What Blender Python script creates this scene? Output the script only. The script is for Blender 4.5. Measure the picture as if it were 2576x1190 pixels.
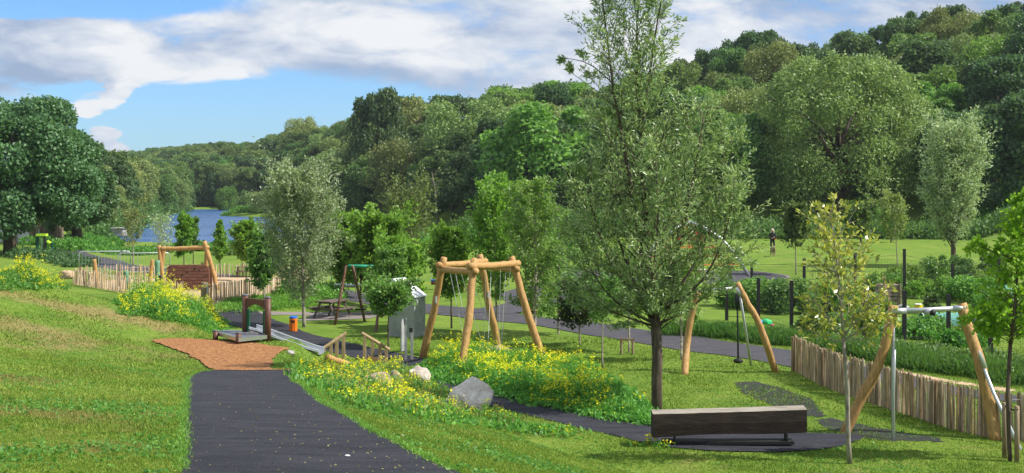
import bpy, math, random
import numpy as np
from mathutils import Vector, Matrix
for _o in list(bpy.data.objects): bpy.data.objects.remove(_o)
scene = bpy.context.scene
COL = scene.collection
rad = math.radians
# ------------------------------------------------------------------ camera
F, CU, VH, HC = 3500.0, 1288.0, 468.0, 5.0      # focal length, centre column, horizon row (of a 2576 px wide picture), eye height
cam_d = bpy.data.cameras.new("camera"); cam = bpy.data.objects.new("camera", cam_d); COL.objects.link(cam)
cam.location = (0, 0, HC); cam.rotation_euler = (rad(90), 0, 0)
cam_d.sensor_width = 36; cam_d.lens = F / 2576 * 36; cam_d.shift_y = -(595 - VH) / 2576
cam_d.clip_start = 0.1; cam_d.clip_end = 6000
scene.camera = cam
# ------------------------------------------------------------------ sun, sky, exposure
SUN_AZ, SUN_EL = -9.0, 47.0                     # azimuth measured from +X towards +Y
sd = Vector((math.cos(rad(SUN_AZ)) * math.cos(rad(SUN_EL)), math.sin(rad(SUN_AZ)) * math.cos(rad(SUN_EL)), math.sin(rad(SUN_EL))))
sl = bpy.data.lights.new("sun", 'SUN'); sl.energy = 5.0; sl.angle = rad(0.55); sl.color = (1.0, 0.95, 0.87)
sun = bpy.data.objects.new("sun", sl); COL.objects.link(sun); sun.rotation_euler = sd.to_track_quat('Z', 'Y').to_euler(); sun.location = (60, 20, 60)
scene.view_settings.view_transform = 'Standard'; scene.view_settings.look = 'None'
scene.view_settings.gamma = 1; scene.view_settings.exposure = 0.55
try: scene.view_settings.use_curve_mapping = False
except Exception: pass

class NT:
    """tiny helper to wire node trees"""
    def __init__(s, tree): s.t = tree; s.n = tree.nodes; s.l = tree.links
    def node(s, typ, **kw):
        n = s.n.new(typ)
        for k, v in kw.items():
            if k.startswith('_'): setattr(n, k[1:], v)
        return n
    def put(s, sock, v):
        if v is None: return
        if isinstance(v, bpy.types.NodeSocket): s.l.new(v, sock)
        elif isinstance(v, (tuple, list)) and sock.type == 'RGBA' and len(v) == 3: sock.default_value = (*v, 1)
        else: sock.default_value = v
    def math(s, op, a, b=None, c=None, clamp=False):
        n = s.n.new('ShaderNodeMath'); n.operation = op; n.use_clamp = clamp
        for i, v in enumerate((a, b, c)): s.put(n.inputs[i], v)
        return n.outputs[0]
    def mix(s, fac, a, b, blend='MIX'):
        n = s.n.new('ShaderNodeMix'); n.data_type = 'RGBA'; n.blend_type = blend
        s.put(n.inputs[0], fac); s.put(n.inputs[6], a); s.put(n.inputs[7], b)
        return n.outputs[2]
    def noise(s, vec, scale, detail=4, rough=0.55, dist=0.0):
        n = s.n.new('ShaderNodeTexNoise'); s.put(n.inputs['Vector'], vec)
        n.inputs['Scale'].default_value = scale; n.inputs['Detail'].default_value = detail
        n.inputs['Roughness'].default_value = rough; n.inputs['Distortion'].default_value = dist
        return n.outputs['Fac']
    def ramp(s, fac, stops, interp='LINEAR'):
        n = s.n.new('ShaderNodeValToRGB'); s.put(n.inputs[0], fac); cr = n.color_ramp; cr.interpolation = interp
        while len(cr.elements) < len(stops): cr.elements.new(0.5)
        for e, (p, c) in zip(cr.elements, stops):
            e.position = p; e.color = (*c, 1) if len(c) == 3 else c
        return n.outputs[0]
    def sstep(s, x, a, b):
        n = s.n.new('ShaderNodeMapRange'); n.interpolation_type = 'SMOOTHSTEP'
        s.put(n.inputs[0], x); n.inputs[1].default_value = a; n.inputs[2].default_value = b
        return n.outputs[0]
    def scalev(s, vec, sc, loc=(0, 0, 0), rot=(0, 0, 0)):
        n = s.n.new('ShaderNodeMapping'); s.put(n.inputs[0], vec); n.inputs['Scale'].default_value = sc
        n.inputs['Location'].default_value = loc; n.inputs['Rotation'].default_value = rot
        return n.outputs[0]
    def bump(s, h, dist, strength=1.0):
        n = s.n.new('ShaderNodeBump'); s.put(n.inputs['Height'], h); n.inputs['Distance'].default_value = dist
        n.inputs['Strength'].default_value = strength
        return n.outputs[0]

def build_world():
    w = bpy.data.worlds.new("World"); scene.world = w; w.use_nodes = True
    T = NT(w.node_tree); T.n.clear()
    sky = T.n.new('ShaderNodeTexSky'); sky.sky_type = 'NISHITA'; sky.sun_disc = False
    sky.sun_elevation = rad(SUN_EL); sky.sun_rotation = rad(90 - SUN_AZ); sky.air_density = 1.0; sky.dust_density = 0.4; sky.ozone_density = 2.0
    tc = T.n.new('ShaderNodeTexCoord').outputs['Generated']
    sp = T.n.new('ShaderNodeSeparateXYZ'); T.l.new(tc, sp.inputs[0]); X, Y, Z = sp.outputs
    ay = T.math('MAXIMUM', T.math('ABSOLUTE', Y), 0.12)
    az = T.math('DIVIDE', X, ay); el = T.math('DIVIDE', Z, ay)
    cb = T.n.new('ShaderNodeCombineXYZ'); T.put(cb.inputs[0], az); T.put(cb.inputs[1], el); T.put(cb.inputs[2], Y)
    P = T.scalev(cb.outputs[0], (1, 2.5, 0.2), rot=(0, 0, rad(-6)))
    Pu = T.scalev(cb.outputs[0], (1, 3.0, 0.2), loc=(0.010, 0.034, 0), rot=(0, 0, rad(-6)))
    n1 = T.noise(P, 6.0, 9, 0.53, 0.2); n1u = T.noise(Pu, 6.0, 9, 0.53, 0.2)
    n2 = T.noise(T.scalev(cb.outputs[0], (1, 2.6, 0.2), loc=(3, 1, 0), rot=(0, 0, rad(-5))), 17, 9, 0.6, 0.45)
    def blob(u, v, ru, rv):
        a = T.math('DIVIDE', T.math('SUBTRACT', az, (u - CU) / F), ru / F)
        b = T.math('DIVIDE', T.math('SUBTRACT', el, (VH - v) / F), rv / F)
        d = T.math('ADD', T.math('MULTIPLY', a, a), T.math('MULTIPLY', b, b))
        return T.math('EXPONENT', T.math('MULTIPLY', d, -1.0))
    def addup(L):
        r = None
        for wgt, bl in L:
            t = T.math('MULTIPLY', bl, wgt); r = t if r is None else T.math('ADD', r, t)
        return r
    blue = addup([(.5, blob(560, 305, 420, 95)), (1.0, blob(600, 300, 330, 75)), (0.9, blob(420, 340, 360, 95)), (1.1, blob(330, 0, 240, 38)), (0.75, blob(70, 18, 190, 28)), (.35, blob(640, 230, 300, 36)), (.45, blob(1010, 265, 160, 30))])
    puff = addup([(2.3, blob(285, 228, 38, 42)), (2.5, blob(224, 276, 34, 22)), (2.4, blob(262, 334, 52, 20)), (2.6, blob(268, 376, 50, 16)), (0.9, blob(190, 165, 150, 50)), (.8, blob(465, 180, 70, 26)), (.9, blob(60, 70, 150, 22)), (.35, blob(560, 160, 200, 40))])
    puff = T.math('MULTIPLY', puff, T.math('SUBTRACT', T.math('MULTIPLY', n2, 3.4), 0.95))
    dens = T.math('ADD', T.math('ADD', 0.36, T.math('MULTIPLY', n1, 0.75)), T.math('SUBTRACT', puff, blue))
    dens = T.math('ADD', dens, T.math('MULTIPLY', T.math('SUBTRACT', n2, 0.5), 1.05))
    mask = T.sstep(dens, 0.32, 0.74)
    # light and grey inside the cloud deck
    rel = T.math('SUBTRACT', n1, n1u)
    lit = T.math('ADD', T.math('MULTIPLY', rel, 2.6), T.math('ADD', T.math('MULTIPLY', T.math('SUBTRACT', n2, .5), 1.35), 0.56))
    lit = T.math('ADD', lit, T.math('MULTIPLY', puff, 0.06))
    lit = T.math('SUBTRACT', lit, addup([(0.14, blob(90, 200, 200, 40)), (.22, blob(1250, 80, 330, 30)), (.15, blob(2500, 0, 500, 40)), (-.08, blob(700, 90, 500, 40)), (-.12, blob(1250, 170, 400, 40)), (.12, blob(450, 110, 260, 22))]))
    cloud = T.ramp(lit, [(0.12, (0.34, 0.45, 0.64)), (0.36, (0.46, 0.55, 0.72)), (0.58, (0.62, 0.69, 0.81)), (0.92, (0.90, 0.92, 0.95))])
    bg1 = T.n.new('ShaderNodeBackground'); T.l.new(T.mix(1.0, sky.outputs[0], (0.50, 0.79, 1.20), 'MULTIPLY'), bg1.inputs[0]); bg1.inputs[1].default_value = 0.10
    bg2 = T.n.new('ShaderNodeBackground'); T.l.new(cloud, bg2.inputs[0]); bg2.inputs[1].default_value = 0.68
    mx = T.n.new('ShaderNodeMixShader'); T.l.new(mask, mx.inputs[0]); T.l.new(bg1.outputs[0], mx.inputs[1]); T.l.new(bg2.outputs[0], mx.inputs[2])
    out = T.n.new('ShaderNodeOutputWorld'); T.l.new(mx.outputs[0], out.inputs[0])
build_world()

# ------------------------------------------------------------------ materials
def new_mat(name):
    m = bpy.data.materials.new(name); m.use_nodes = True; T = NT(m.node_tree); T.n.clear()
    out = T.n.new('ShaderNodeOutputMaterial'); b = T.n.new('ShaderNodeBsdfPrincipled'); T.l.new(b.outputs[0], out.inputs[0])
    return m, T, b, out
def wpos(T): return T.n.new('ShaderNodeNewGeometry').outputs['Position']
def opos(T): return T.n.new('ShaderNodeTexCoord').outputs['Object']
def surf(name, cols, scale=8, stretch=(1, 1, 1), rough=0.8, bump=0.004, metal=0.0, spec=0.3, island=0.0, detail=5, world=False, bscale=None):
    """mottled surface: colours along a noise, optional per-piece brightness"""
    m, T, b, out = new_mat(name)
    p = T.scalev(wpos(T) if world else opos(T), stretch)
    n = T.noise(p, scale, detail, 0.6)
    k = len(cols); st = [(0.3 + 0.4 * i / max(1, k - 1), c) for i, c in enumerate(cols)]
    col = T.ramp(n, st)
    if island:
        r = T.n.new('ShaderNodeNewGeometry').outputs['Random Per Island']
        hs = T.n.new('ShaderNodeHueSaturation'); T.put(hs.inputs['Color'], col)
        T.put(hs.inputs['Value'], T.math('ADD', 1 - island, T.math('MULTIPLY', r, 2 * island)))
        T.put(hs.inputs['Saturation'], T.math('ADD', 0.75, T.math('MULTIPLY', T.math('FRACT', T.math('MULTIPLY', r, 7.3)), 0.45)))
        col = hs.outputs[0]
    T.put(b.inputs['Base Color'], col); b.inputs['Roughness'].default_value = rough
    b.inputs['Metallic'].default_value = metal; b.inputs['Specular IOR Level'].default_value = spec
    if bump:
        T.put(b.inputs['Normal'], T.bump(T.noise(p, bscale or scale * 3, 4, 0.6), bump))
    return m
LEAFK = 1.75
def leafmat(name, dark, mid, light, trans=0.3, rough=0.5, spec=0.35, objvar=0.25):
    dark, mid, light = [tuple(min(.8, c * LEAFK) for c in q) for q in (dark, mid, light)]; trans = min(.5, trans + .15)
    m, T, b, out = new_mat(name)
    g = T.n.new('ShaderNodeNewGeometry'); isl = g.outputs['Random Per Island']
    low = T.noise(g.outputs['Position'], 0.9, 3)
    f = T.math('ADD', T.math('MULTIPLY', isl, 0.6), T.math('MULTIPLY', low, 0.45))
    col = T.ramp(f, [(0.12, dark), (0.5, mid), (0.92, light)])
    oi = T.n.new('ShaderNodeObjectInfo').outputs['Random']
    hs = T.n.new('ShaderNodeHueSaturation'); T.put(hs.inputs['Color'], col)
    T.put(hs.inputs['Value'], T.math('ADD', 1 - objvar, T.math('MULTIPLY', oi, 2 * objvar)))
    T.put(hs.inputs['Hue'], T.math('ADD', 0.5 - 0.1 * objvar, T.math('MULTIPLY', T.math('FRACT', T.math('MULTIPLY', oi, 5.7)), 0.2 * objvar)))
    col = hs.outputs[0]
    T.put(b.inputs['Base Color'], col); b.inputs['Roughness'].default_value = rough; b.inputs['Specular IOR Level'].default_value = spec
    tr = T.n.new('ShaderNodeBsdfTranslucent'); T.put(tr.inputs[0], T.mix(1.0, col, (1.12, 1.12, 0.7), 'MULTIPLY'))
    mx = T.n.new('ShaderNodeMixShader'); mx.inputs[0].default_value = trans
    T.l.new(b.outputs[0], mx.inputs[1]); T.l.new(tr.outputs[0], mx.inputs[2]); T.l.new(mx.outputs[0], out.inputs[0])
    return m
M = {}
M['leaf_wood'] = leafmat('leaf_wood', (0.028, 0.058, 0.018), (0.064, 0.118, 0.032), (0.12, 0.185, 0.052))
M['leaf_fresh'] = leafmat('leaf_fresh', (0.045, 0.095, 0.02), (0.085, 0.165, 0.03), (0.14, 0.24, 0.05))
M['leaf_maple'] = leafmat('leaf_maple', (0.05, 0.11, 0.018), (0.105, 0.20, 0.03), (0.17, 0.29, 0.05), trans=.35, objvar=0.06)
M['leaf_olive'] = leafmat('leaf_olive', (0.055, 0.09, 0.028), (0.11, 0.155, 0.045), (0.19, 0.235, 0.08), trans=0.2)
M['leaf_deep'] = leafmat('leaf_deep', (0.020, 0.046, 0.019), (0.046, 0.092, 0.034), (0.092, 0.152, 0.055), objvar=0.15)
M['leaf_sycamore'] = leafmat('leaf_sycamore', (0.024, 0.055, 0.024), (0.050, 0.105, 0.042), (0.095, 0.165, 0.065), objvar=0.1, trans=.18)
M['leaf_silver'] = leafmat('leaf_silver', (0.09, 0.15, 0.07), (0.17, 0.25, 0.12), (0.38, 0.45, 0.30), trans=0.2, rough=0.4)
M['leaf_willow'] = leafmat('leaf_willow', (0.06, 0.11, 0.035), (0.12, 0.19, 0.065), (0.32, 0.38, 0.22), trans=0.28, rough=0.38, spec=.5, objvar=0.05)
M['leaf_birch'] = leafmat('leaf_birch', (0.05, 0.115, 0.025), (0.085, 0.17, 0.035), (0.16, 0.26, 0.07), rough=0.4, objvar=0.15)
M['leaf_gold'] = leafmat('leaf_gold', (0.06, 0.10, 0.015), (0.19, 0.22, 0.03), (0.46, 0.43, 0.11), trans=0.2, rough=0.3, spec=0.6, objvar=0.05)
M['leaf_oak'] = leafmat('leaf_oak', (0.07, 0.15, 0.012), (0.12, 0.24, 0.018), (0.22, 0.34, 0.03), trans=0.35, objvar=0.05)
M['leaf_weed'] = leafmat('leaf_weed', (0.035, 0.10, 0.02), (0.07, 0.18, 0.03), (0.13, 0.26, 0.05), objvar=0.1)
M['leaf_purple'] = leafmat('leaf_purple', (0.012, 0.02, 0.012), (0.03, 0.045, 0.02), (0.06, 0.07, 0.03), objvar=0.05)
M['blade_long'] = leafmat('blade_long', (0.05, 0.13, 0.02), (0.09, 0.21, 0.03), (0.17, 0.30, 0.06), objvar=0.05)
M['dry_stem'] = leafmat('dry_stem', (0.12, 0.13, 0.04), (0.22, 0.20, 0.07), (0.34, 0.29, 0.12), objvar=0.05)
M['petal'] = leafmat('petal', (0.42, 0.36, 0.006), (0.48, 0.44, 0.008), (0.5, 0.49, 0.015), trans=0.25, objvar=0.03)
M['bark'] = surf('bark', [(0.035, 0.026, 0.018), (0.09, 0.068, 0.048), (0.15, 0.12, 0.09)], 14, (1, 1, 0.18), 0.9, 0.012, world=True)
M['bark_pale'] = surf('bark_pale', [(0.13, 0.11, 0.085), (0.26, 0.235, 0.19), (0.36, 0.33, 0.27)], 16, (1, 1, 0.4), 0.85, 0.006, world=True)
M['bark_birch'] = surf('bark_birch', [(0.05, 0.04, 0.035), (0.42, 0.36, 0.30), (0.62, 0.56, 0.50)], 9, (0.6, 0.6, 2.6), 0.7, 0.004, world=True)
M['log'] = surf('log', [(0.24, 0.125, 0.045), (0.41, 0.235, 0.080), (0.50, 0.32, 0.13)], 9, (3, 3, 0.35), 0.62, 0.006, world=True, spec=0.35)
M['log_end'] = surf('log_end', [(0.34, 0.19, 0.09), (0.50, 0.33, 0.17)], 25, rough=0.8)
M['rail'] = surf('rail', [(0.26, 0.18, 0.09), (0.36, 0.26, 0.14), (0.44, 0.33, 0.19)], 12, (1, 1, 0.3), 0.75, 0.004, world=True)
M['pale'] = surf('pale', [(0.19, 0.125, 0.075), (0.37, 0.27, 0.17), (0.50, 0.39, 0.27)], 9, (1.5, 1.5, 0.25), 0.8, 0.008, island=0.38, world=True)
M['pale_new'] = surf('pale_new', [(0.40, 0.28, 0.16), (0.55, 0.41, 0.26), (0.64, 0.50, 0.34)], 6, (1.5, 1.5, 0.4), 0.8, 0.004, island=0.28, world=True)
M['stake'] = surf('stake', [(0.16, 0.11, 0.065), (0.27, 0.20, 0.13), (0.34, 0.26, 0.18)], 10, (1, 1, 0.3), 0.85, 0.005, world=True)
M['bark_grey'] = surf('bark_grey', [(0.08, 0.07, 0.055), (0.20, 0.18, 0.15)], 8, (1, 1, .3), 0.9, 0.004, world=True)
M['dark_timber_shade'] = surf('dark_timber_shade', [(0.010, 0.006, 0.0045), (0.020, 0.013, 0.009), (0.038, 0.025, 0.018)], 6, (0.35, 3, 3), 0.8, 0.008, world=True)  # dark creosoted timber, with the front's shade also put into the colour
M['timber_lit'] = surf('timber_lit', [(0.13, 0.11, 0.09), (0.27, 0.24, 0.20), (0.40, 0.36, 0.31)], 8, (0.3, 3, 3), 0.8, 0.006, world=True)  # same beam's top and right end, brightness of the light put into the colour
M['galv'] = surf('galv', [(0.42, 0.45, 0.48), (0.58, 0.60, 0.62)], 30, rough=0.38, bump=0.0, metal=0.55, spec=0.5)
M['steel'] = surf('steel', [(0.50, 0.51, 0.52), (0.62, 0.63, 0.64)], 12, rough=0.25, bump=0.0, metal=0.8, spec=0.5)
M['chain'] = surf('chain', [(0.34, 0.35, 0.36), (0.6, 0.6, 0.6)], 40, rough=0.4, bump=0, metal=0.5)
M['black'] = surf('black', [(0.012, 0.012, 0.013), (0.03, 0.03, 0.032)], 20, rough=0.6)
M['rubber'] = surf('rubber', [(0.01, 0.01, 0.01), (0.025, 0.025, 0.025)], 20, rough=0.7)
M['brown_plastic'] = surf('brown_plastic', [(0.09, 0.038, 0.026), (0.13, 0.058, 0.04)], 5, rough=0.5, bump=0.001)
M['deep_green'] = surf('deep_green', [(0.006, 0.06, 0.03), (0.01, 0.09, 0.045)], 5, rough=0.4, bump=0)
M['grey_cap'] = surf('grey_cap', [(0.09, 0.10, 0.12), (0.14, 0.15, 0.17)], 8, rough=0.5, bump=0)
M['orange'] = surf('orange', [(0.72, 0.16, 0.01), (0.80, 0.20, 0.015)], 6, rough=0.4, bump=0)
M['blue'] = surf('blue', [(0.02, 0.12, 0.5), (0.03, 0.17, 0.6)], 6, rough=0.4, bump=0)
M['frame_brown'] = surf('frame_brown', [(0.10, 0.045, 0.032), (0.17, 0.085, 0.06), (0.24, 0.13, 0.10)], 9, (1, 1, .4), 0.5, 0.002)
M['frame_green'] = surf('frame_green', [(0.03, 0.30, 0.17), (0.05, 0.42, 0.25)], 6, rough=0.4, bump=0)
M['lime'] = surf('lime', [(0.42, 0.72, 0.03), (0.55, 0.85, 0.06)], 5, rough=0.4, bump=0)
M['picnic'] = surf('picnic', [(0.06, 0.04, 0.035), (0.12, 0.085, 0.075), (0.19, 0.15, 0.135)], 8, (0.4, 3, 3), 0.75, 0.004)
M['cabinet'] = surf('cabinet', [(0.22, 0.235, 0.23), (0.32, 0.335, 0.33), (0.39, 0.40, 0.39)], 3.5, rough=0.7, bump=0.003, detail=8)
M['white_roof'] = surf('white_roof', [(0.66, 0.68, 0.72), (0.8, 0.81, 0.83)], 3, rough=0.45, bump=0)
M['white_paint'] = surf('white_paint', [(0.66, 0.66, 0.64), (0.78, 0.78, 0.76)], 3, rough=0.7, bump=0)
M['panel_wood'] = surf('panel_wood', [(0.10, 0.042, 0.028), (0.17, 0.075, 0.05), (0.25, 0.12, 0.085)], 7, (0.5, 2, 2), 0.7, 0.006, world=True)
M['stone'] = surf('stone', [(0.33, 0.27, 0.22), (0.50, 0.44, 0.38), (0.64, 0.59, 0.53)], 4.5, rough=0.85, bump=0.04, detail=9, bscale=8)
M['stone_pale_lifted'] = surf('stone_pale_lifted', [(0.42, 0.35, 0.30), (0.68, 0.61, 0.55), (0.82, 0.78, 0.72)], 5, rough=0.85, bump=0.05, detail=9, bscale=9)  # pale stone, lightened further to offset the willow's shade on the largest boulder
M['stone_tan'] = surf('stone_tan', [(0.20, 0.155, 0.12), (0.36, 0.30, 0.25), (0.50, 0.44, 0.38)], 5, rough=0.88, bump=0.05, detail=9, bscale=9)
M['red_stone'] = surf('red_stone', [(0.16, 0.08, 0.06), (0.27, 0.15, 0.12)], 3, rough=0.9, bump=0.03)
M['grey_stone'] = surf('grey_stone', [(0.22, 0.21, 0.19), (0.42, 0.40, 0.37)], 4, rough=0.9, bump=0.02)
M['green_wood'] = surf('green_wood', [(0.10, 0.22, 0.13), (0.16, 0.32, 0.20)], 9, (1, 1, .4), 0.7, 0.003, world=True)
M['old_fence'] = surf('old_fence', [(0.06, 0.045, 0.035), (0.20, 0.15, 0.11), (0.28, 0.22, 0.17)], 5, (2, 2, .5), 0.9, 0.004, island=0.35, world=True)
M['red_rope'] = surf('red_rope', [(0.5, 0.03, 0.02), (0.62, 0.05, 0.03)], 40, rough=0.7)
M['yellow'] = surf('yellow', [(0.75, 0.55, 0.01), (0.8, 0.62, 0.02)], 6, rough=0.4, bump=0)
M['pink'] = surf('pink', [(0.65, 0.06, 0.20), (0.75, 0.12, 0.28)], 6, rough=0.5, bump=0)
M['toy_green'] = surf('toy_green', [(0.03, 0.42, 0.14), (0.05, 0.5, 0.18)], 6, rough=0.4, bump=0)
M['toy_blue'] = surf('toy_blue', [(0.03, 0.25, 0.7), (0.05, 0.3, 0.75)], 6, rough=0.4, bump=0)
M['net'] = surf('net', [(0.10, 0.30, 0.24), (0.18, 0.42, 0.36)], 14, rough=0.7)
M['sheet'] = surf('sheet', [(0.20, 0.20, 0.22), (0.42, 0.42, 0.44), (0.62, 0.62, 0.64)], 5, rough=0.4, bump=0.03)
M['soil'] = surf('soil', [(0.05, 0.035, 0.025), (0.12, 0.085, 0.06), (0.18, 0.13, 0.09)], 4, rough=0.95, bump=0.03, world=True)
M['red_brown'] = surf('red_brown', [(0.35, 0.06, 0.03), (0.45, 0.09, 0.04)], 8, rough=0.6)
M['skin'] = surf('skin', [(0.42, 0.24, 0.17), (0.5, 0.3, 0.22)], 9, rough=0.6, bump=0)
M['black_cloth'] = surf('black_cloth', [(0.012, 0.013, 0.018), (0.03, 0.032, 0.04)], 20, rough=0.9, bump=0.002)
M['hair'] = surf('hair', [(0.35, 0.31, 0.27), (0.55, 0.50, 0.45)], 30, (1, 1, .3), rough=0.6)
M['dog_coat'] = surf('dog_coat', [(0.10, 0.08, 0.07), (0.30, 0.22, 0.15), (0.45, 0.35, 0.25)], 6, rough=0.9)
def asphalt(name, c0, c1, specks):
    m, T, b, out = new_mat(name); p = wpos(T)
    fine = T.noise(p, 26, 6, 0.8); low = T.noise(T.scalev(p, (1, 2.5, 1)), 1.3, 5, 0.6)
    f = T.math('ADD', T.math('MULTIPLY', fine, 0.55), T.math('MULTIPLY', low, 0.45))
    col = T.ramp(f, [(0.40, c0), (0.60, c1)])
    vo = T.n.new('ShaderNodeTexVoronoi'); vo.inputs['Scale'].default_value = 7.0; T.put(vo.inputs['Vector'], T.scalev(p, (1, 1, 0.2)))
    sp = T.math('LESS_THAN', vo.outputs['Distance'], T.math('MULTIPLY', T.noise(p, 1.1, 2), specks))
    col = T.mix(T.math('MULTIPLY', sp, 0.9), col, (0.34, 0.30, 0.24))
    vo2 = T.n.new('ShaderNodeTexVoronoi'); vo2.inputs['Scale'].default_value = 34.0; T.put(vo2.inputs['Vector'], T.scalev(p, (1, 1, 0.2)))
    sp2 = T.math('LESS_THAN', vo2.outputs['Distance'], T.math('MULTIPLY', T.noise(p, 2.1, 3), 0.42)); col = T.mix(T.math('MULTIPLY', sp2, 0.35), col, (0.16, 0.155, 0.16))
    # dusty dry leaf litter in loose drifts
    dr = T.sstep(T.noise(T.scalev(p, (1, 3, 1)), 5.5, 7, 0.75), 0.60, 0.74)
    col = T.mix(T.math('MULTIPLY', dr, 0.16), col, (0.22, 0.19, 0.16))
    T.put(b.inputs['Base Color'], col); b.inputs['Roughness'].default_value = 0.85; b.inputs['Specular IOR Level'].default_value = 0.2
    T.put(b.inputs['Normal'], T.bump(fine, 0.03))
    return m
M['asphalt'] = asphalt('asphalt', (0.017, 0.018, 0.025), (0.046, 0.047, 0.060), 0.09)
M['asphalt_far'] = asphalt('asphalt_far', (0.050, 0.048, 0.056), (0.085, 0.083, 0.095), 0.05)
def worn():
    m, T, b, out = new_mat('mat_worn'); p = wpos(T); n = T.noise(T.scalev(p, (.8, 2.4, 1), rot=(0, 0, rad(-14))), 2.4, 6, .7)
    T.put(b.inputs['Base Color'], T.ramp(n, [(.52, (0.010, .011, .012)), (.6, (.02, .035, .015)), (.68, (.06, .12, .02))])); b.inputs['Roughness'].default_value = .9; T.put(b.inputs['Normal'], T.bump(T.noise(p, 30, 4), .02)); return m
M['mat_worn'] = worn()
M['gravel'] = surf('gravel', [(0.16, 0.14, 0.13), (0.24, 0.21, 0.2)], 30, rough=0.9, world=True)
M['mulch'] = surf('mulch', [(0.07, 0.03, 0.014), (0.30, 0.13, 0.045), (0.52, 0.28, 0.115)], 15, rough=0.95, bump=0.03, world=True, detail=6)
M['sand'] = surf('sand', [(0.34, 0.24, 0.14), (0.44, 0.32, 0.20), (0.50, 0.38, 0.25)], 9, rough=0.95, bump=0.01, world=True)
def grassground():
    m, T, b, out = new_mat('lawn'); g = T.n.new('ShaderNodeNewGeometry'); p = g.outputs['Position']
    sp = T.n.new('ShaderNodeSeparateXYZ'); T.l.new(p, sp.inputs[0])
    fine = T.noise(T.scalev(p, (1, 1, 1)), 16, 6, 0.7); mid = T.noise(p, 0.8, 5, 0.62); low = T.noise(p, 0.13, 4, 0.55)
    f = T.math('ADD', T.math('MULTIPLY', fine, 0.38), T.math('ADD', T.math('MULTIPLY', mid, 0.37), T.math('MULTIPLY', low, 0.25)))
    col = T.ramp(f, [(0.34, (0.06, 0.125, 0.016)), (0.5, (0.13, 0.215, 0.028)), (0.62, (0.21, 0.275, 0.045)), (0.74, (0.28, 0.29, 0.07))])
    # dry, scalped patches: strongest on the left bank
    st = T.noise(T.scalev(p, (0.8, 0.6, 0.8), rot=(0, 0, rad(25))), 0.9, 8, 0.68)
    att = T.n.new('ShaderNodeAttribute'); att.attribute_name = 'dry'
    dry = T.sstep(T.math('ADD', st, T.math('MULTIPLY', T.math('SUBTRACT', att.outputs['Fac'], 0.5), 0.42)), 0.48, 0.74)
    dcol = T.ramp(T.noise(p, 9, 6, 0.7), [(0.32, (0.14, 0.14, 0.045)), (0.55, (0.30, 0.235, 0.10)), (0.70, (0.27, 0.14, 0.065))])
    col = T.mix(T.math('MULTIPLY', dry, 0.85), col, dcol)
    T.put(b.inputs['Base Color'], col); b.inputs['Roughness'].default_value = 0.9; b.inputs['Specular IOR Level'].default_value = 0.1
    T.put(b.inputs['Normal'], T.bump(fine, 0.05))
    return m
M['lawn'] = grassground()
def blademat():
    m, T, b, out = new_mat('grass_blade'); g = T.n.new('ShaderNodeNewGeometry'); p = g.outputs['Position']; isl = g.outputs['Random Per Island']
    mid = T.noise(p, 0.8, 5, 0.62); low = T.noise(p, 0.13, 4, 0.55)
    f = T.math('ADD', T.math('ADD', T.math('MULTIPLY', isl, 0.25), T.math('MULTIPLY', T.noise(p, 5.0, 4, .7), 0.38)), T.math('ADD', T.math('MULTIPLY', mid, 0.22), T.math('MULTIPLY', low, 0.15)))
    col = T.ramp(f, [(0.30, (0.07, 0.15, 0.016)), (0.46, (0.15, 0.25, 0.028)), (0.58, (0.25, 0.345, 0.05)), (0.72, (0.40, 0.42, 0.12))])
    st = T.noise(T.scalev(p, (0.8, 0.6, 0.8), rot=(0, 0, rad(25))), 0.9, 8, 0.68)
    att = T.n.new('ShaderNodeAttribute'); att.attribute_name = 'dry'
    dry = T.sstep(T.math('ADD', st, T.math('MULTIPLY', T.math('SUBTRACT', att.outputs['Fac'], 0.5), 0.42)), 0.48, 0.74)
    col = T.mix(T.math('MULTIPLY', dry, 0.55), col, T.ramp(isl, [(0, (0.20, 0.17, 0.06)), (.6, (0.42, 0.32, 0.14)), (1, (0.34, 0.19, 0.09))]))
    T.put(b.inputs['Base Color'], col); b.inputs['Roughness'].default_value = 0.6; b.inputs['Specular IOR Level'].default_value = 0.2
    tr = T.n.new('ShaderNodeBsdfTranslucent'); T.put(tr.inputs[0], col); mx = T.n.new('ShaderNodeMixShader'); mx.inputs[0].default_value = 0.3
    T.l.new(b.outputs[0], mx.inputs[1]); T.l.new(tr.outputs[0], mx.inputs[2]); T.l.new(mx.outputs[0], out.inputs[0])
    return m
M['blade'] = blademat()
def watermat():
    m, T, b, out = new_mat('water'); p = wpos(T)
    w1 = T.noise(T.scalev(p, (0.5, 1.6, 1)), 1.6, 5, 0.65); w2 = T.noise(T.scalev(p, (0.05, 0.16, 1)), 0.6, 3, 0.5)
    T.put(b.inputs['Base Color'], T.ramp(w2, [(0.35, (0.02, 0.085, 0.24)), (0.65, (0.05, 0.14, 0.33))]))
    b.inputs['Roughness'].default_value = 0.22; b.inputs['IOR'].default_value = 1.33
    T.put(b.inputs['Normal'], T.bump(w1, 0.55))
    return m
M['water'] = watermat()

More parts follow.
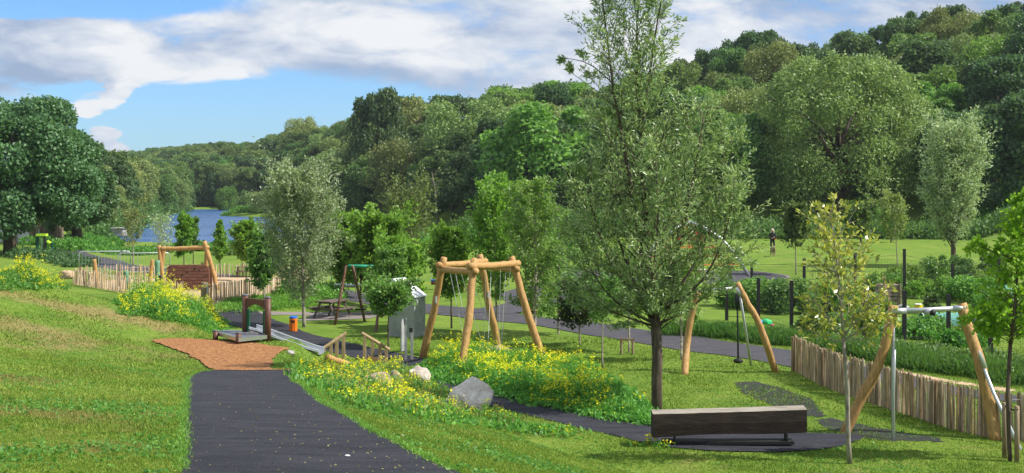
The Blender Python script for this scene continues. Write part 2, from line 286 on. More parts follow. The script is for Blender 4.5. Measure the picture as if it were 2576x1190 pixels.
# ------------------------------------------------------------------ mesh builder
class MB:
    def __init__(s): s.v = []; s.f = []; s.n = 0
    def add(s, v, f, mi=0):
        v = np.asarray(v, dtype=np.float64).reshape(-1, 3); f = np.asarray(f, dtype=np.int64)
        s.v.append(v); s.f.append((f + s.n, mi)); s.n += len(v)
        return s
    def box(s, c, size, R=None, mi=0):
        q = np.array([(x, y, z) for x in (-.5, .5) for y in (-.5, .5) for z in (-.5, .5)]) * np.array(size)
        if R is not None: q = q @ np.array(R.to_3x3()).T
        return s.add(q + np.array(c), [(0, 1, 3, 2), (4, 6, 7, 5), (0, 4, 5, 1), (2, 3, 7, 6), (0, 2, 6, 4), (1, 5, 7, 3)], mi)
    def tube(s, pts, rads, n=8, mi=0, caps=True, wob=0.0, rng=None):
        pts = np.asarray(pts, float); k = len(pts); rads = np.broadcast_to(np.asarray(rads, float), (k,))
        d = np.gradient(pts, axis=0); d /= np.linalg.norm(d, axis=1)[:, None] + 1e-9
        ref = np.array((0., 0, 1)) if abs(d[0][2]) < 0.9 else np.array((1., 0, 0))
        a = np.cross(d, ref); a /= np.linalg.norm(a, axis=1)[:, None] + 1e-9; b = np.cross(d, a)
        th = np.arange(n) / n * 2 * math.pi
        rr = rads[:, None] * np.ones((k, n))
        if wob and rng is not None: rr = rr * (1 + wob * rng.standard_normal((k, n)))
        V = pts[:, None, :] + (np.cos(th)[None, :, None] * a[:, None, :] + np.sin(th)[None, :, None] * b[:, None, :]) * rr[:, :, None]
        i = np.arange(k - 1)[:, None] * n; j = np.arange(n)[None, :]; jn = (j + 1) % n
        Fq = np.stack([i + j, i + jn, i + n + jn, i + n + j], -1).reshape(-1, 4)
        s.add(V.reshape(-1, 3), Fq, mi)
        if caps:
            b0 = s.n - k * n
            for base, fl in ((b0, 1), (b0 + (k - 1) * n, 0)):
                idx = np.arange(n); idx = idx[::-1] if fl else idx
                s.f.append(((idx + base)[None, :], mi))
        return s
    def prism(s, poly, y0, y1, R=None, c=(0, 0, 0), mi=0):
        """extrude an (x,z) outline along y"""
        k = len(poly); p = np.array(poly, float)
        V = np.concatenate([np.c_[p[:, 0], np.full(k, y0), p[:, 1]], np.c_[p[:, 0], np.full(k, y1), p[:, 1]]])
        if R is not None: V = V @ np.array(R.to_3x3()).T
        b = s.n; s.add(V + np.array(c), [(i, (i + 1) % k, k + (i + 1) % k, k + i) for i in range(k)], mi)
        s.f.append((np.arange(k)[None, ::-1] + b, mi)); s.f.append((np.arange(k, 2 * k)[None, :] + b, mi))
        return s
    def build(s, name, mats, parent=None, smooth=False, attr=None):
        V = np.concatenate(s.v) if s.v else np.zeros((0, 3))
        q_ = parent
        while q_ is not None: V = V - np.array(q_.location); q_ = q_.parent
        me = bpy.data.meshes.new(name); me.vertices.add(len(V)); me.vertices.foreach_set('co', V.astype(np.float32).ravel())
        li = np.concatenate([f.ravel() for f, m in s.f]); ln = np.concatenate([np.full(len(f), f.shape[1]) for f, m in s.f])
        mi = np.concatenate([np.full(len(f), m) for f, m in s.f])
        me.loops.add(len(li)); me.loops.foreach_set('vertex_index', li.astype(np.int32))
        me.polygons.add(len(ln)); st = np.concatenate([[0], np.cumsum(ln)[:-1]])
        me.polygons.foreach_set('loop_start', st.astype(np.int32)); me.polygons.foreach_set('loop_total', ln.astype(np.int32))
        me.polygons.foreach_set('material_index', mi.astype(np.int32))
        me.polygons.foreach_set('use_smooth', np.full(len(ln), bool(smooth)))
        for m in (mats if isinstance(mats, (list, tuple)) else [mats]): me.materials.append(m if not isinstance(m, str) else M[m])
        if attr is not None:
            for k, a in attr.items():
                at_ = me.attributes.new(k, 'FLOAT', 'POINT'); at_.data.foreach_set('value', np.asarray(a, np.float32))
        me.update(calc_edges=True)
        if bpy.app.debug: me.validate()
        o = bpy.data.objects.new(name, me); COL.objects.link(o)
        if parent is not None: o.parent = parent
        return o
def bevel(o, w=0.01, seg=2):
    m = o.modifiers.new('bevel', 'BEVEL'); m.width = w; m.segments = seg; m.limit_method = 'ANGLE'; return o
def tag(o, label=None, cat=None, group=None, kind=None):
    if label: o['label'] = label
    if cat: o['category'] = cat
    if group: o['group'] = group
    if kind: o['kind'] = kind
    return o
def thing(name, loc, label, cat, group=None):
    o = bpy.data.objects.new(name, None); COL.objects.link(o); o.location = tuple(float(c) for c in loc); o.empty_display_size = 0.3
    return tag(o, label, cat, group)
def dup(root, loc, rz=0.0, sc=1.0, label=None, group=None):
    r = root.copy(); COL.objects.link(r); r.location = loc; r.rotation_euler = (0, 0, rz); r.scale = (sc, sc, sc) if not isinstance(sc, tuple) else sc
    if label: r['label'] = label
    if group: r['group'] = group
    for ch in list(root.children):
        c = ch.copy(); COL.objects.link(c); c.parent = r
        for g in list(ch.children):
            d = g.copy(); COL.objects.link(d); d.parent = c
    return r

# ------------------------------------------------------------------ terrain
def sst(x, a, b):
    t = np.clip((x - a) / (b - a), 0, 1); return t * t * (3 - 2 * t)
def smax0(x, k=0.12):           # smooth max(x, 0)
    return 0.5 * (x + np.sqrt(x * x + k * k)) - 0.5 * k * np.exp(-np.abs(x) / k)
def polysd(x, y, poly):
    """signed distance to a polygon, negative inside"""
    p = np.array(poly, float); n = len(p); d = np.full(np.shape(x), 1e18); s = np.zeros(np.shape(x), bool)
    for i in range(n):
        a = p[i]; b = p[(i + 1) % n]; e = b - a
        wx = x - a[0]; wy = y - a[1]; t = np.clip((wx * e[0] + wy * e[1]) / (e @ e), 0, 1)
        d = np.minimum(d, (wx - t * e[0]) ** 2 + (wy - t * e[1]) ** 2)
        c = ((a[1] > y) != (b[1] > y)); 
        with np.errstate(divide='ignore', invalid='ignore'):
            xi = a[0] + (y - a[1]) / (b[1] - a[1] + 1e-12) * e[0]
        s ^= c & (x < xi)
    return np.where(s, -1, 1) * np.sqrt(d)
def XY(u, Y): return ((u - CU) / F * Y, Y)
WATER_Z = -1.5
LAKE = [XY(285, 152), XY(420, 147), XY(700, 146), XY(830, 150), XY(830, 190), XY(760, 250), XY(650, 292), XY(566, 300), XY(575, 316), XY(650, 325), XY(700, 345), XY(690, 385), XY(480, 388), XY(470, 350), XY(425, 315), XY(400, 290), XY(360, 225), XY(325, 190), XY(275, 168)]
ZPY = [(-60, 5.2), (0, 3.72), (10, 2.81), (20, 1.84), (28.7, 1.0), (31.5, .84), (38, .76), (60, .76)]
XRY = [(-60, 4), (0, 2.4), (11.2, -.44), (12.1, -.71), (19.6, -2.55), (28.6, -4.49), (31.3, -4.9), (33.5, -5.6), (36.3, -6.1), (60, -6.6)]
XLY = [(-60, 0), (0, -.6), (11.2, -2.66), (16.9, -3.98), (25, -5.85), (28.6, -6.7), (31, -8.0), (38, -9.85), (60, -10)]
HU = [-900, 0, 300, 500, 700, 800, 930, 1100, 1300, 1500, 1800, 1900, 2060, 2300, 2576, 3600]
HYF = [300, 300, 420, 400, 370, 290, 232, 192, 170, 156, 141, 139, 138, 138, 136, 130]
HYR = [600, 600, 700, 650, 480, 420, 300, 262, 255, 250, 232, 230, 230, 225, 218, 215]
HZR = [8, 8, 14.5, 16.5, 15, 13, 10, 9, 11, 12.5, 16, 19, 16, 23, 26, 27]
def ip(t, tab): a = np.array(tab); return np.interp(t, a[:, 0], a[:, 1])
def T_(x, y):
    x = np.asarray(x, float); y = np.asarray(y, float)
    zp = ip(y, ZPY); xr = ip(y, XRY); xl = ip(y, XLY)
    sr = np.interp(y, [27, 34], [.26, .55])
    h = zp - sr * smax0(x - xr - .15, .3)
    g = np.interp(y, [10, 25, 38], [.10, .12, .24])
    h = h + np.minimum(g * smax0(xl - x - .2, .5), 3.5)
    yc = np.interp(x, [-10.5, -8.5], [43.2, 38.2]); dl = np.interp(x, [-10.5, -8.5], [7.5, 3.2])
    h = smax0(h, .25) * (1 - sst(y, yc, yc + dl))
    h = h + 0.62 * np.exp(-(((x + 9.9) / 3.0) ** 4 + ((y - 56.6) / 2.3) ** 2))         # grassy mound by the sand pit
    h = h + 0.018 * (np.sin(x * 1.3 + .4 * y) + np.sin(y * .9 - .7 * x + 1.3)) * sst(y, -40, 5) + 0.03 * np.sin(x * .31 + 2) * np.sin(y * .27)
    ys = np.maximum(y, 1); u = CU + F * x / ys
    yf = np.interp(u, HU, HYF); yr = np.interp(u, HU, HYR); zr = np.interp(u, HU, HZR)
    hill = zr * np.clip((ys - yf) / (yr - yf), 0, 1) ** .8 * (y > 60)
    hill = hill - 0.03 * np.clip(ys - yr - 60, 0, 400)
    h = h - 1.42 * sst(ys, 94, 132) * (1 - sst(u, 1050, 1350)) * sst(u, 170, 290)
    bank = 1.9 * sst(u, 2430, 2600) * sst(y, 118, 134)
    sdl = polysd(x, y, LAKE)
    z = h + hill + bank
    return np.where(y > 100, z * sst(sdl, -1, 9) + (-3.2) * (1 - sst(sdl, -5, 5)), z)
def tz(x, y): return float(T_(np.array([x]), np.array([y]))[0])
_YS = np.concatenate([np.arange(8, 60, .1), np.arange(60, 200, .5), np.arange(200, 800, 3)])
def G(u, v):
    """where the sight line through a picture point meets the ground"""
    x = (u - CU) / F * _YS; z = HC - (v - VH) / F * _YS; t = T_(x, _YS); k = np.argmax(z <= t)
    if not (z <= t).any(): k = len(_YS) - 1
    if k > 0:
        a = (z - t)[k - 1]; b = (z - t)[k]; w = a / (a - b + 1e-12); Y = _YS[k - 1] + w * (_YS[k] - _YS[k - 1])
    else: Y = _YS[0]
    X = (u - CU) / F * Y
    return np.array((X, Y, tz(X, Y)))
def A(u, v, Y): return np.array(((u - CU) / F * Y, Y, HC - (v - VH) / F * Y))     # point at a known distance
def px(Y): return F / Y                                                          # picture units per metre there

DRYB = [(330, 800, .50, 3.2, 1.4), (150, 770, .36, 3.2, 1.2), (30, 830, .48, 2.8, 2.4), (40, 1040, .62, 1.2, 1.5), (20, 950, .55, 1.2, 1.3), (200, 850, .25, 1.6, 1.0), (120, 1130, .3, 1.2, .8), (430, 1080, .18, .5, 2.5), (400, 900, .2, 1.2, .9), (2200, 1165, .16, 1.4, .8), (2500, 1185, .16, 1.6, .7), (1700, 1180, .12, 2.5, .8)]
def dryness(x, y):
    d = np.full(np.shape(x), .30) + np.where(x < ip(y, XLY), .12, 0) * (y < 50)
    for (u, v, s, rx, ry) in DRYB:
        g = G(u, v); d = d + s * np.exp(-(((x - g[0]) / rx) ** 2 + ((y - g[1]) / ry) ** 2))
    d = np.where(y > 60, .40, d)
    return d
def build_ground():
    xs = np.unique(np.concatenate([np.linspace(-900, -120, 40), np.linspace(-120, -25, 60), np.arange(-25, 20, .3), np.linspace(20, 120, 60), np.linspace(120, 900, 40)]).round(3))
    ys = np.unique(np.concatenate([np.linspace(-300, -20, 20), np.arange(-20, 66, .3), np.arange(66, 170, 1.2), np.arange(170, 420, 4), np.arange(420, 1500, 30)]).round(3))
    Xg, Yg = np.meshgrid(xs, ys); Z = T_(Xg, Yg); nx = len(xs); ny = len(ys)
    i = np.arange(ny - 1)[:, None] * nx; j = np.arange(nx - 1)[None, :]
    fq = np.stack([i + j, i + j + 1, i + j + nx + 1, i + j + nx], -1).reshape(-1, 4)
    o = MB().add(np.stack([Xg, Yg, Z], -1), fq).build('ground', 'lawn', smooth=True, attr={'dry': dryness(Xg, Yg).ravel()})
    tag(o, kind='structure')
build_ground()
def sheet(name, poly, mat, dz=0.012, step=0.25, kind='structure', edge=0.0, seed=0):
    """sheet lying on the ground inside a polygon (x, y); the rim wanders a little"""
    from mathutils.geometry import delaunay_2d_cdt
    rng = np.random.default_rng(seed); P = np.array(poly)[:, :2]; out = []
    n = len(P)
    for i in range(n):
        a = P[i]; b = P[(i + 1) % n]; L = np.linalg.norm(b - a); k = max(1, int(L / step))
        for t in range(k): out.append(a + (b - a) * t / k)
    rim = np.array(out)
    if edge: rim = rim + rng.normal(0, edge, rim.shape)
    mn = rim.min(0); mx = rim.max(0)
    gx, gy = np.meshgrid(np.arange(mn[0], mx[0], step), np.arange(mn[1], mx[1], step)); gx = gx.ravel(); gy = gy.ravel()
    ins = polysd(gx, gy, rim) < -step * .5
    inner = np.c_[gx, gy][ins]
    pts = [Vector((float(p[0]), float(p[1]))) for p in np.concatenate([rim, inner])]
    m = len(rim); vo, eo, fo, *_ = delaunay_2d_cdt(pts, [(i, (i + 1) % m) for i in range(m)], [], 1, 1e-6)
    vx = np.array([v.x for v in vo]); vy = np.array([v.y for v in vo])
    V = np.c_[vx, vy, T_(vx, vy) + dz]
    o = MB().add(V, np.array([f for f in fo if len(f) == 3])).build(name, mat, smooth=True)
    return tag(o, kind=kind)
def ribbon(name, pts, width, mat, dz=0.012, step=0.3, edge=0.0, seed=0):
    """strip of given widths along ground points"""
    P = np.array([p[:2] for p in pts]); w = np.broadcast_to(np.asarray(width, float), (len(P),))
    s = np.r_[0, np.cumsum(np.linalg.norm(np.diff(P, axis=0), axis=1))]; n = max(2, int(s[-1] / step)); t = np.linspace(0, s[-1], n)
    k = max(3, int(3 / step)); ker = np.ones(k) / k
    def sm(a): return np.convolve(np.pad(a, k // 2, mode='edge'), ker, 'same')[k // 2:k // 2 + n]
    C = np.c_[sm(np.interp(t, s, P[:, 0])), sm(np.interp(t, s, P[:, 1]))]; W = np.interp(t, s, w)
    d = np.gradient(C, axis=0); d /= np.linalg.norm(d, axis=1)[:, None]; nn = np.c_[-d[:, 1], d[:, 0]]
    m = 7; rng = np.random.default_rng(seed); off = np.linspace(-.5, .5, m)
    jit = np.zeros((n, m)); jit[:, 0] = rng.normal(0, edge, n); jit[:, -1] = rng.normal(0, edge, n)
    Q = C[:, None, :] + nn[:, None, :] * (off[None, :, None] * W[:, None, None] + jit[:, :, None])
    Z = T_(Q[..., 0], Q[..., 1]) + dz
    i = np.arange(n - 1)[:, None] * m; j = np.arange(m - 1)[None, :]
    fq = np.stack([i + j, i + j + 1, i + j + m + 1, i + j + m], -1).reshape(-1, 4)
    o = MB().add(np.concatenate([Q, Z[..., None]], -1), fq).build(name, mat, smooth=True); tag(o, kind='structure')
    RIB.append((C, W)); return o
RIB = []
# water
def build_water():
    P = np.array(LAKE); c = P.mean(0); E = []
    for p in P:
        d = p - c; E.append(p + d / np.linalg.norm(d) * 5)
    E = np.array(E); n = len(E)
    from mathutils.geometry import tessellate_polygon
    tri = tessellate_polygon([[Vector((e[0], e[1], 0)) for e in E]])
    tag(MB().add(np.c_[E, np.full(n, WATER_Z)], np.array(tri)).build('lake_water', 'water'), kind='structure')
build_water()

# paths
p_left = [G(u, v) for u, v in ((458, 1190), (462, 1120), (465, 1060), (468, 1000), (470, 962), (478, 948), (500, 938), (540, 933))]
p_right = [G(u, v) for u, v in ((740, 931), (738, 957), (780, 988), (832, 1026), (905, 1066), (975, 1104), (1030, 1134), (1083, 1161), (1150, 1190))]
near_l = [(-2.1, 8.8), (-1.2, 4), (-.6, 0), (0, -12)]; near_r = [(3.2, -12), (1.8, 0), (.9, 5), (.1, 9)]
PATH_POLY = [tuple(p[:2]) for p in p_left] + [tuple(p[:2]) for p in p_right] + near_r[::-1] + near_l[::-1]
sheet('path', PATH_POLY, 'asphalt', 0.02, 0.25, edge=0.018, seed=1)
MULCH = [tuple(G(u, v)[:2]) for u, v in ((540, 933.5), (520, 925), (500, 908), (470, 892), (430, 877), (392, 864), (380, 857), (420, 853), (480, 853), (540, 858), (600, 861), (650, 866), (700, 874), (728, 878), (700, 892), (684, 908), (682, 922), (685, 931), (740, 932))]
sheet('bark_mulch', MULCH, 'mulch', 0.03, 0.22, edge=0.03, seed=2)
LP = [(540, 782), (585, 795), (640, 812), (700, 836), (760, 852), (820, 866), (900, 884), (1000, 906), (1090, 945), (1200, 985), (1330, 1018), (1450, 1045), (1530, 1065), (1620, 1085), (1720, 1097)]
ribbon('play_path', [G(u, v) for u, v in LP], [2.6, 2.4, 2.0, 1.7, 1.6, 1.6, 1.6, 1.6, 1.7, 1.7, 1.7, 1.7, 1.8, 2.0, 2.2], 'asphalt', 0.016, 0.3, 0.015, 3)
PAD = [tuple(G(u, v)[:2]) for u, v in ((1560, 1075), (1700, 1082), (1900, 1087), (2080, 1092), (2172, 1098), (2165, 1108), (2120, 1124), (2050, 1134), (1950, 1139), (1800, 1137), (1690, 1128), (1600, 1112), (1540, 1093))]
sheet('bench_pad', PAD, 'asphalt', 0.024, 0.25, edge=0.012, seed=4)
MP = [(100, 600), (150, 622), (190, 643), (270, 667), (400, 682), (560, 697), (700, 708), (800, 724), (880, 748), (970, 764), (1070, 778), (1265, 798), (1450, 820), (1677, 855), (1995, 902), (2140, 930), (2300, 968), (2576, 1008), (2800, 1035)]
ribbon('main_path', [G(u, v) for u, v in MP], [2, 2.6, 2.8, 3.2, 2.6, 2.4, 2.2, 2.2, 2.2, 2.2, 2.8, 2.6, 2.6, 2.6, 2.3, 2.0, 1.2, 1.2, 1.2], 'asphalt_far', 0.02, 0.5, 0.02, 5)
BR = [(1215, 790), (1300, 774), (1380, 762), (1440, 742), (1500, 722), (1600, 710), (1680, 702)]
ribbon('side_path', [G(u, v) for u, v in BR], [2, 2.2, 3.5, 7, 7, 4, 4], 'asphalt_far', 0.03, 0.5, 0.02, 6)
cc = G(1690, 696); 
def disc_poly(c, r, n=60): return [(c[0] + r * math.cos(2 * math.pi * i / n), c[1] + r * math.sin(2 * math.pi * i / n)) for i in range(n)]
sheet('climber_kerb', disc_poly(cc, 6.45), 'gravel', 0.028, 0.5)
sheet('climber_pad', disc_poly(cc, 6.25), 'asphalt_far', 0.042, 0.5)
ribbon('gravel_path', [G(u, v) for u, v in ((575, 788), (700, 790), (800, 790), (900, 791), (975, 782), (1010, 775))], .55, 'gravel', 0.014, 0.3, 0.03, 7)
ribbon('exercise_path', [G(u, v) for u, v in ((200, 655), (150, 648), (90, 642))], 1.6, 'asphalt_far', 0.026, 0.5, 0.02, 8)
SAND = [tuple(G(u, v)[:2]) for u, v in ((200, 713), (259, 726), (330, 736), (420, 750), (505, 764), (600, 751), (700, 741), (775, 728), (735, 702), (640, 699), (560, 699), (460, 700), (380, 703), (280, 706))]
sheet('sand', SAND, 'sand', 0.035, 0.4, edge=0.02, seed=9)
ribbon('sand_path', [G(u, v) for u, v in ((505, 762), (520, 772), (545, 780), (590, 789))], [.9, 1.2, 1.2, 1.0], 'sand', 0.04, 0.3, 0.03, 10)
ribbon('plot_path', [G(u, v) for u, v in ((1840, 876), (2000, 884), (2100, 902), (2250, 938), (2400, 962), (2600, 990))], .45, 'sand', 0.012, 0.5, 0.06, 11)
# ------------------------------------------------------------------ foliage
def unit(a): return a / (np.linalg.norm(a, axis=-1, keepdims=True) + 1e-9)
def leaves(mb, P, D, L, W, rng, mi=0, nrm=None):
    """one diamond leaf per point P, pointing along D"""
    n = len(P)
    if n == 0: return
    D = unit(D); r = rng.standard_normal((n, 3)) if nrm is None else nrm + rng.standard_normal((n, 3)) * .45
    S = unit(np.cross(D, r)); L = np.broadcast_to(L, (n,)) * rng.uniform(.7, 1.25, n); W = np.broadcast_to(W, (n,)) * rng.uniform(.7, 1.25, n)
    V = np.stack([P, P + D * (L * .5)[:, None] + S * (W * .5)[:, None], P + D * L[:, None], P + D * (L * .5)[:, None] - S * (W * .5)[:, None]], 1)
    mb.add(V.reshape(-1, 3), np.arange(4 * n).reshape(n, 4), mi)
def rdir(rng, n): return unit(rng.standard_normal((n, 3)))
def crown_lobes(mb, rng, c0, H, R, nl, nleaf, L, W, prof=None, lobe=.32, base_drop=.1, squash=.8, interior=.2):
    """crown of leafy lobes: c0 = bottom centre, H tall, R wide (radius), prof(t) relative radius"""
    prof = prof or (lambda t: np.sqrt(np.clip(1 - (2 * t - .9) ** 2 / 1.25, .02, 1)))
    t = rng.uniform(.06, .93, nl) ** .9; a = rng.uniform(0, 2 * math.pi, nl) + np.arange(nl) * 2.4
    pr = prof(t); q = rng.uniform(.45, .95, nl) ** .6
    C = np.c_[np.cos(a) * pr * R * q, np.sin(a) * pr * R * q, t * H] * 1.0
    rl = R * lobe * rng.uniform(.65, 1.25, nl) * (0.55 + .55 * pr)
    k = rng.integers(0, nl, nleaf); d = rdir(rng, nleaf); d[:, 2] += .22; d = unit(d)
    rr = np.where(rng.random(nleaf) < interior, rng.uniform(.2, .9, nleaf), rng.uniform(.78, 1.02, nleaf) + .35 * rng.random(nleaf) ** 5)
    off = d * (rl[k] * rr)[:, None]; off[:, 2] *= squash
    P = C[k] + off + np.array(c0)
    dd = unit(d * .6 + rdir(rng, nleaf) * .9 + np.array((0, 0, -.25)))
    leaves(mb, P, dd, L, W, rng, nrm=d)
def crown_mesh_tree(name, seed, H, R, trunk_h, nl, nleaf, L, W, leaf, bark='bark', prof=None, lobe=.32, parent=None, tr=.2, squash=.8, limbs=6, interior=.2):
    rng = np.random.default_rng(seed); o = np.array(parent.location) if parent else np.zeros(3)
    mb = MB(); crown_lobes(mb, rng, o + (0, 0, trunk_h), H - trunk_h, R, nl, nleaf, L, W, prof, lobe, squash=squash, interior=interior)
    mb.build('crown', leaf, parent)
    tb = MB(); top = trunk_h + (H - trunk_h) * .8; k = 7; z = np.linspace(-.15, top, k)
    wob = rng.normal(0, .03 * R, (k, 2)); wob[0] = 0
    pts = o + np.c_[wob[:, 0], wob[:, 1], z]; tb.tube(pts, np.linspace(tr, tr * .2, k), 9)
    for i in range(limbs):
        a = rng.uniform(0, 6.28); s = rng.uniform(.5, .85); z0 = trunk_h * rng.uniform(.85, 1.1) + (H - trunk_h) * rng.uniform(0, .4)
        e = o + (math.cos(a) * R * s, math.sin(a) * R * s, z0 + (H - trunk_h) * rng.uniform(.15, .4)); b = o + (0, 0, z0)
        tb.tube([b, b * .5 + e * .5 + (0, 0, .1 * R), e], [tr * .5, tr * .3, tr * .08], 6)
    tb.build('trunk', bark, parent, smooth=True)

def stem_tree(parent, seed, stems, leaf, bark, L, W, nleaf, twig_sd=.12, ang=48, nbr=60, twigs=7, tr=None, droop=0.0, leaf_mi=None, tubes=True, gap=0.0, leafdir=.8, up=0.0, sub=None):
    """stems: list of (points, r0, r1, t_start, radius(t)); foliage carried on branches and twigs along each stem"""
    rng = np.random.default_rng(seed); tb = MB(); lb = MB(); o = np.array(parent.location)
    stems = [(np.asarray(p, float) + o, r0, r1, t0, fr, w) for (p, r0, r1, t0, fr, w) in stems]
    tot = sum(w for *_, w in stems)
    for pts, r0, r1, t0, fr, w in stems:
        s = np.r_[0, np.cumsum(np.linalg.norm(np.diff(pts, axis=0), axis=1))]; n = max(6, int(s[-1] / .35)); tt = np.linspace(0, s[-1], n)
        C = np.c_[tuple(np.interp(tt, s, pts[:, i]) for i in range(3))]
        k = max(1, n // 6); ker = np.ones(2 * k + 1) / (2 * k + 1)
        C = np.c_[tuple(np.convolve(np.pad(C[:, i], k, mode='reflect', reflect_type='odd'), ker, 'valid') for i in range(3))]
        wobb = rng.normal(0, .012, C.shape).cumsum(0); wobb -= np.linspace(0, 1, n)[:, None] * wobb[-1]; C = C + wobb
        T = np.linspace(0, 1, n); tb.tube(C, r0 + (r1 - r0) * T ** .8, 9)
        nb = max(2, int(nbr * w / tot)); ln = nleaf * w / tot / nb
        for b in range(nb):
            t = t0 + (1 - t0) * ((b + rng.random()) / nb) ** .9; i = min(n - 2, int(t * (n - 1))); base = C[i] + (C[i + 1] - C[i]) * (t * (n - 1) - i)
            d = unit(C[i + 1] - C[i]); az = b * 2.4 + rng.normal(0, .4); px_ = unit(np.cross(d, (0.3, 1, 0.1))); py_ = np.cross(d, px_)
            side = px_ * math.cos(az) + py_ * math.sin(az); a = rad(ang * rng.uniform(.75, 1.25)); R = fr(t) * rng.uniform(.6, 1.1)
            Lb = R / max(.3, math.sin(a)); dir_ = unit(d * math.cos(a) + side * math.sin(a))
            m = 5; q = np.linspace(0, 1, m)[:, None]
            Bp = base + dir_ * Lb * q + np.array((0, 0, 1.)) * (up * Lb * q ** 2 - droop * Lb * q ** 2) + rng.normal(0, .03 * Lb, (m, 3)) * q
            if tubes: tb.tube(Bp, np.linspace(max(.006, r0 * (1 - .8 * t) * .26), .004, m), 4, caps=False)
            ntw = max(2, int(twigs * (.5 + Lb / (fr(.4) + .01) * .5))); nl = max(1, int(ln / ntw))
            for j in range(ntw):
                u_ = (j + rng.random()) / ntw; u_ = .18 + .82 * u_; fi = u_ * (m - 1); i0 = min(m - 2, int(fi)); bp = Bp[i0] + (Bp[i0 + 1] - Bp[i0]) * (fi - i0)
                td = unit(dir_ * .8 + rdir(rng, 1)[0] * .75 + np.array((0, 0, .25 - droop))); Lt = Lb * rng.uniform(.2, .42) * (1.15 - .5 * u_)
                if tubes and twig_sd > .0 and Lt > .15: tb.tube([bp, bp + td * Lt], [.006, .003], 3, caps=False)
                x = rng.random(nl) ** .8
                Pp = bp + td * (Lt * x)[:, None] + rng.normal(0, twig_sd * Lt + .02, (nl, 3)); Pp[:, 2] -= droop * Lt * x ** 2 * .5
                ld = unit(td * leafdir + rdir(rng, nl) * .8 + np.array((0, 0, -.12 - droop)))
                leaves(lb, Pp, ld, L, W, rng)
    lb.build('crown', leaf, parent); tb.build('trunk', bark, parent, smooth=True)
def simple_tree(name, label, u, v, vtop, vcrown, Rm, seed, leaf, bark, nleaf, L, W, ang=45, nbr=50, lean=(0, 0), r0=.05, cat='tree', group=None, prof=None, base=None, droop=0.0, twigs=7, up=0.0, twig_sd=.14, zig=.03, leafdir=.8):
    b = G(u, v) if base is None else np.array(base); s = px(b[1]); H = (v - vtop) / s if base is None else vtop
    hc = (v - vcrown) / s if base is None else vcrown
    r = thing(name, b - (0, 0, .05), label, cat, group); rng = np.random.default_rng(seed + 99)
    H = H - .55 * Rm; hc = hc - .3 * Rm
    k = 7; z = np.linspace(-.1, H, k); zz = rng.normal(0, zig, (k, 2)) * np.linspace(0, 1, k)[:, None]
    pts = np.c_[zz[:, 0] + lean[0] * np.linspace(0, 1, k) ** 1.3, zz[:, 1] + lean[1] * np.linspace(0, 1, k), z]
    t0 = hc / H; pf = prof or (lambda q: np.sqrt(max(.04, 1 - (2 * q - .75) ** 2 / 1.6)))
    fr = lambda t: Rm * pf((t - t0) / (1 - t0))
    stem_tree(r, seed, [(pts, r0, .008, t0, fr, 1)], leaf, bark, L, W, nleaf, ang=ang, nbr=nbr, droop=droop, twigs=twigs, up=up, twig_sd=twig_sd, leafdir=leafdir)
    return r
cone = lambda q: max(.12, 1.05 * (1 - q) ** .75 * min(1, .55 + 2.2 * q))
oval = lambda q: math.sqrt(max(.05, 1 - (2 * q - .85) ** 2 / 1.5))

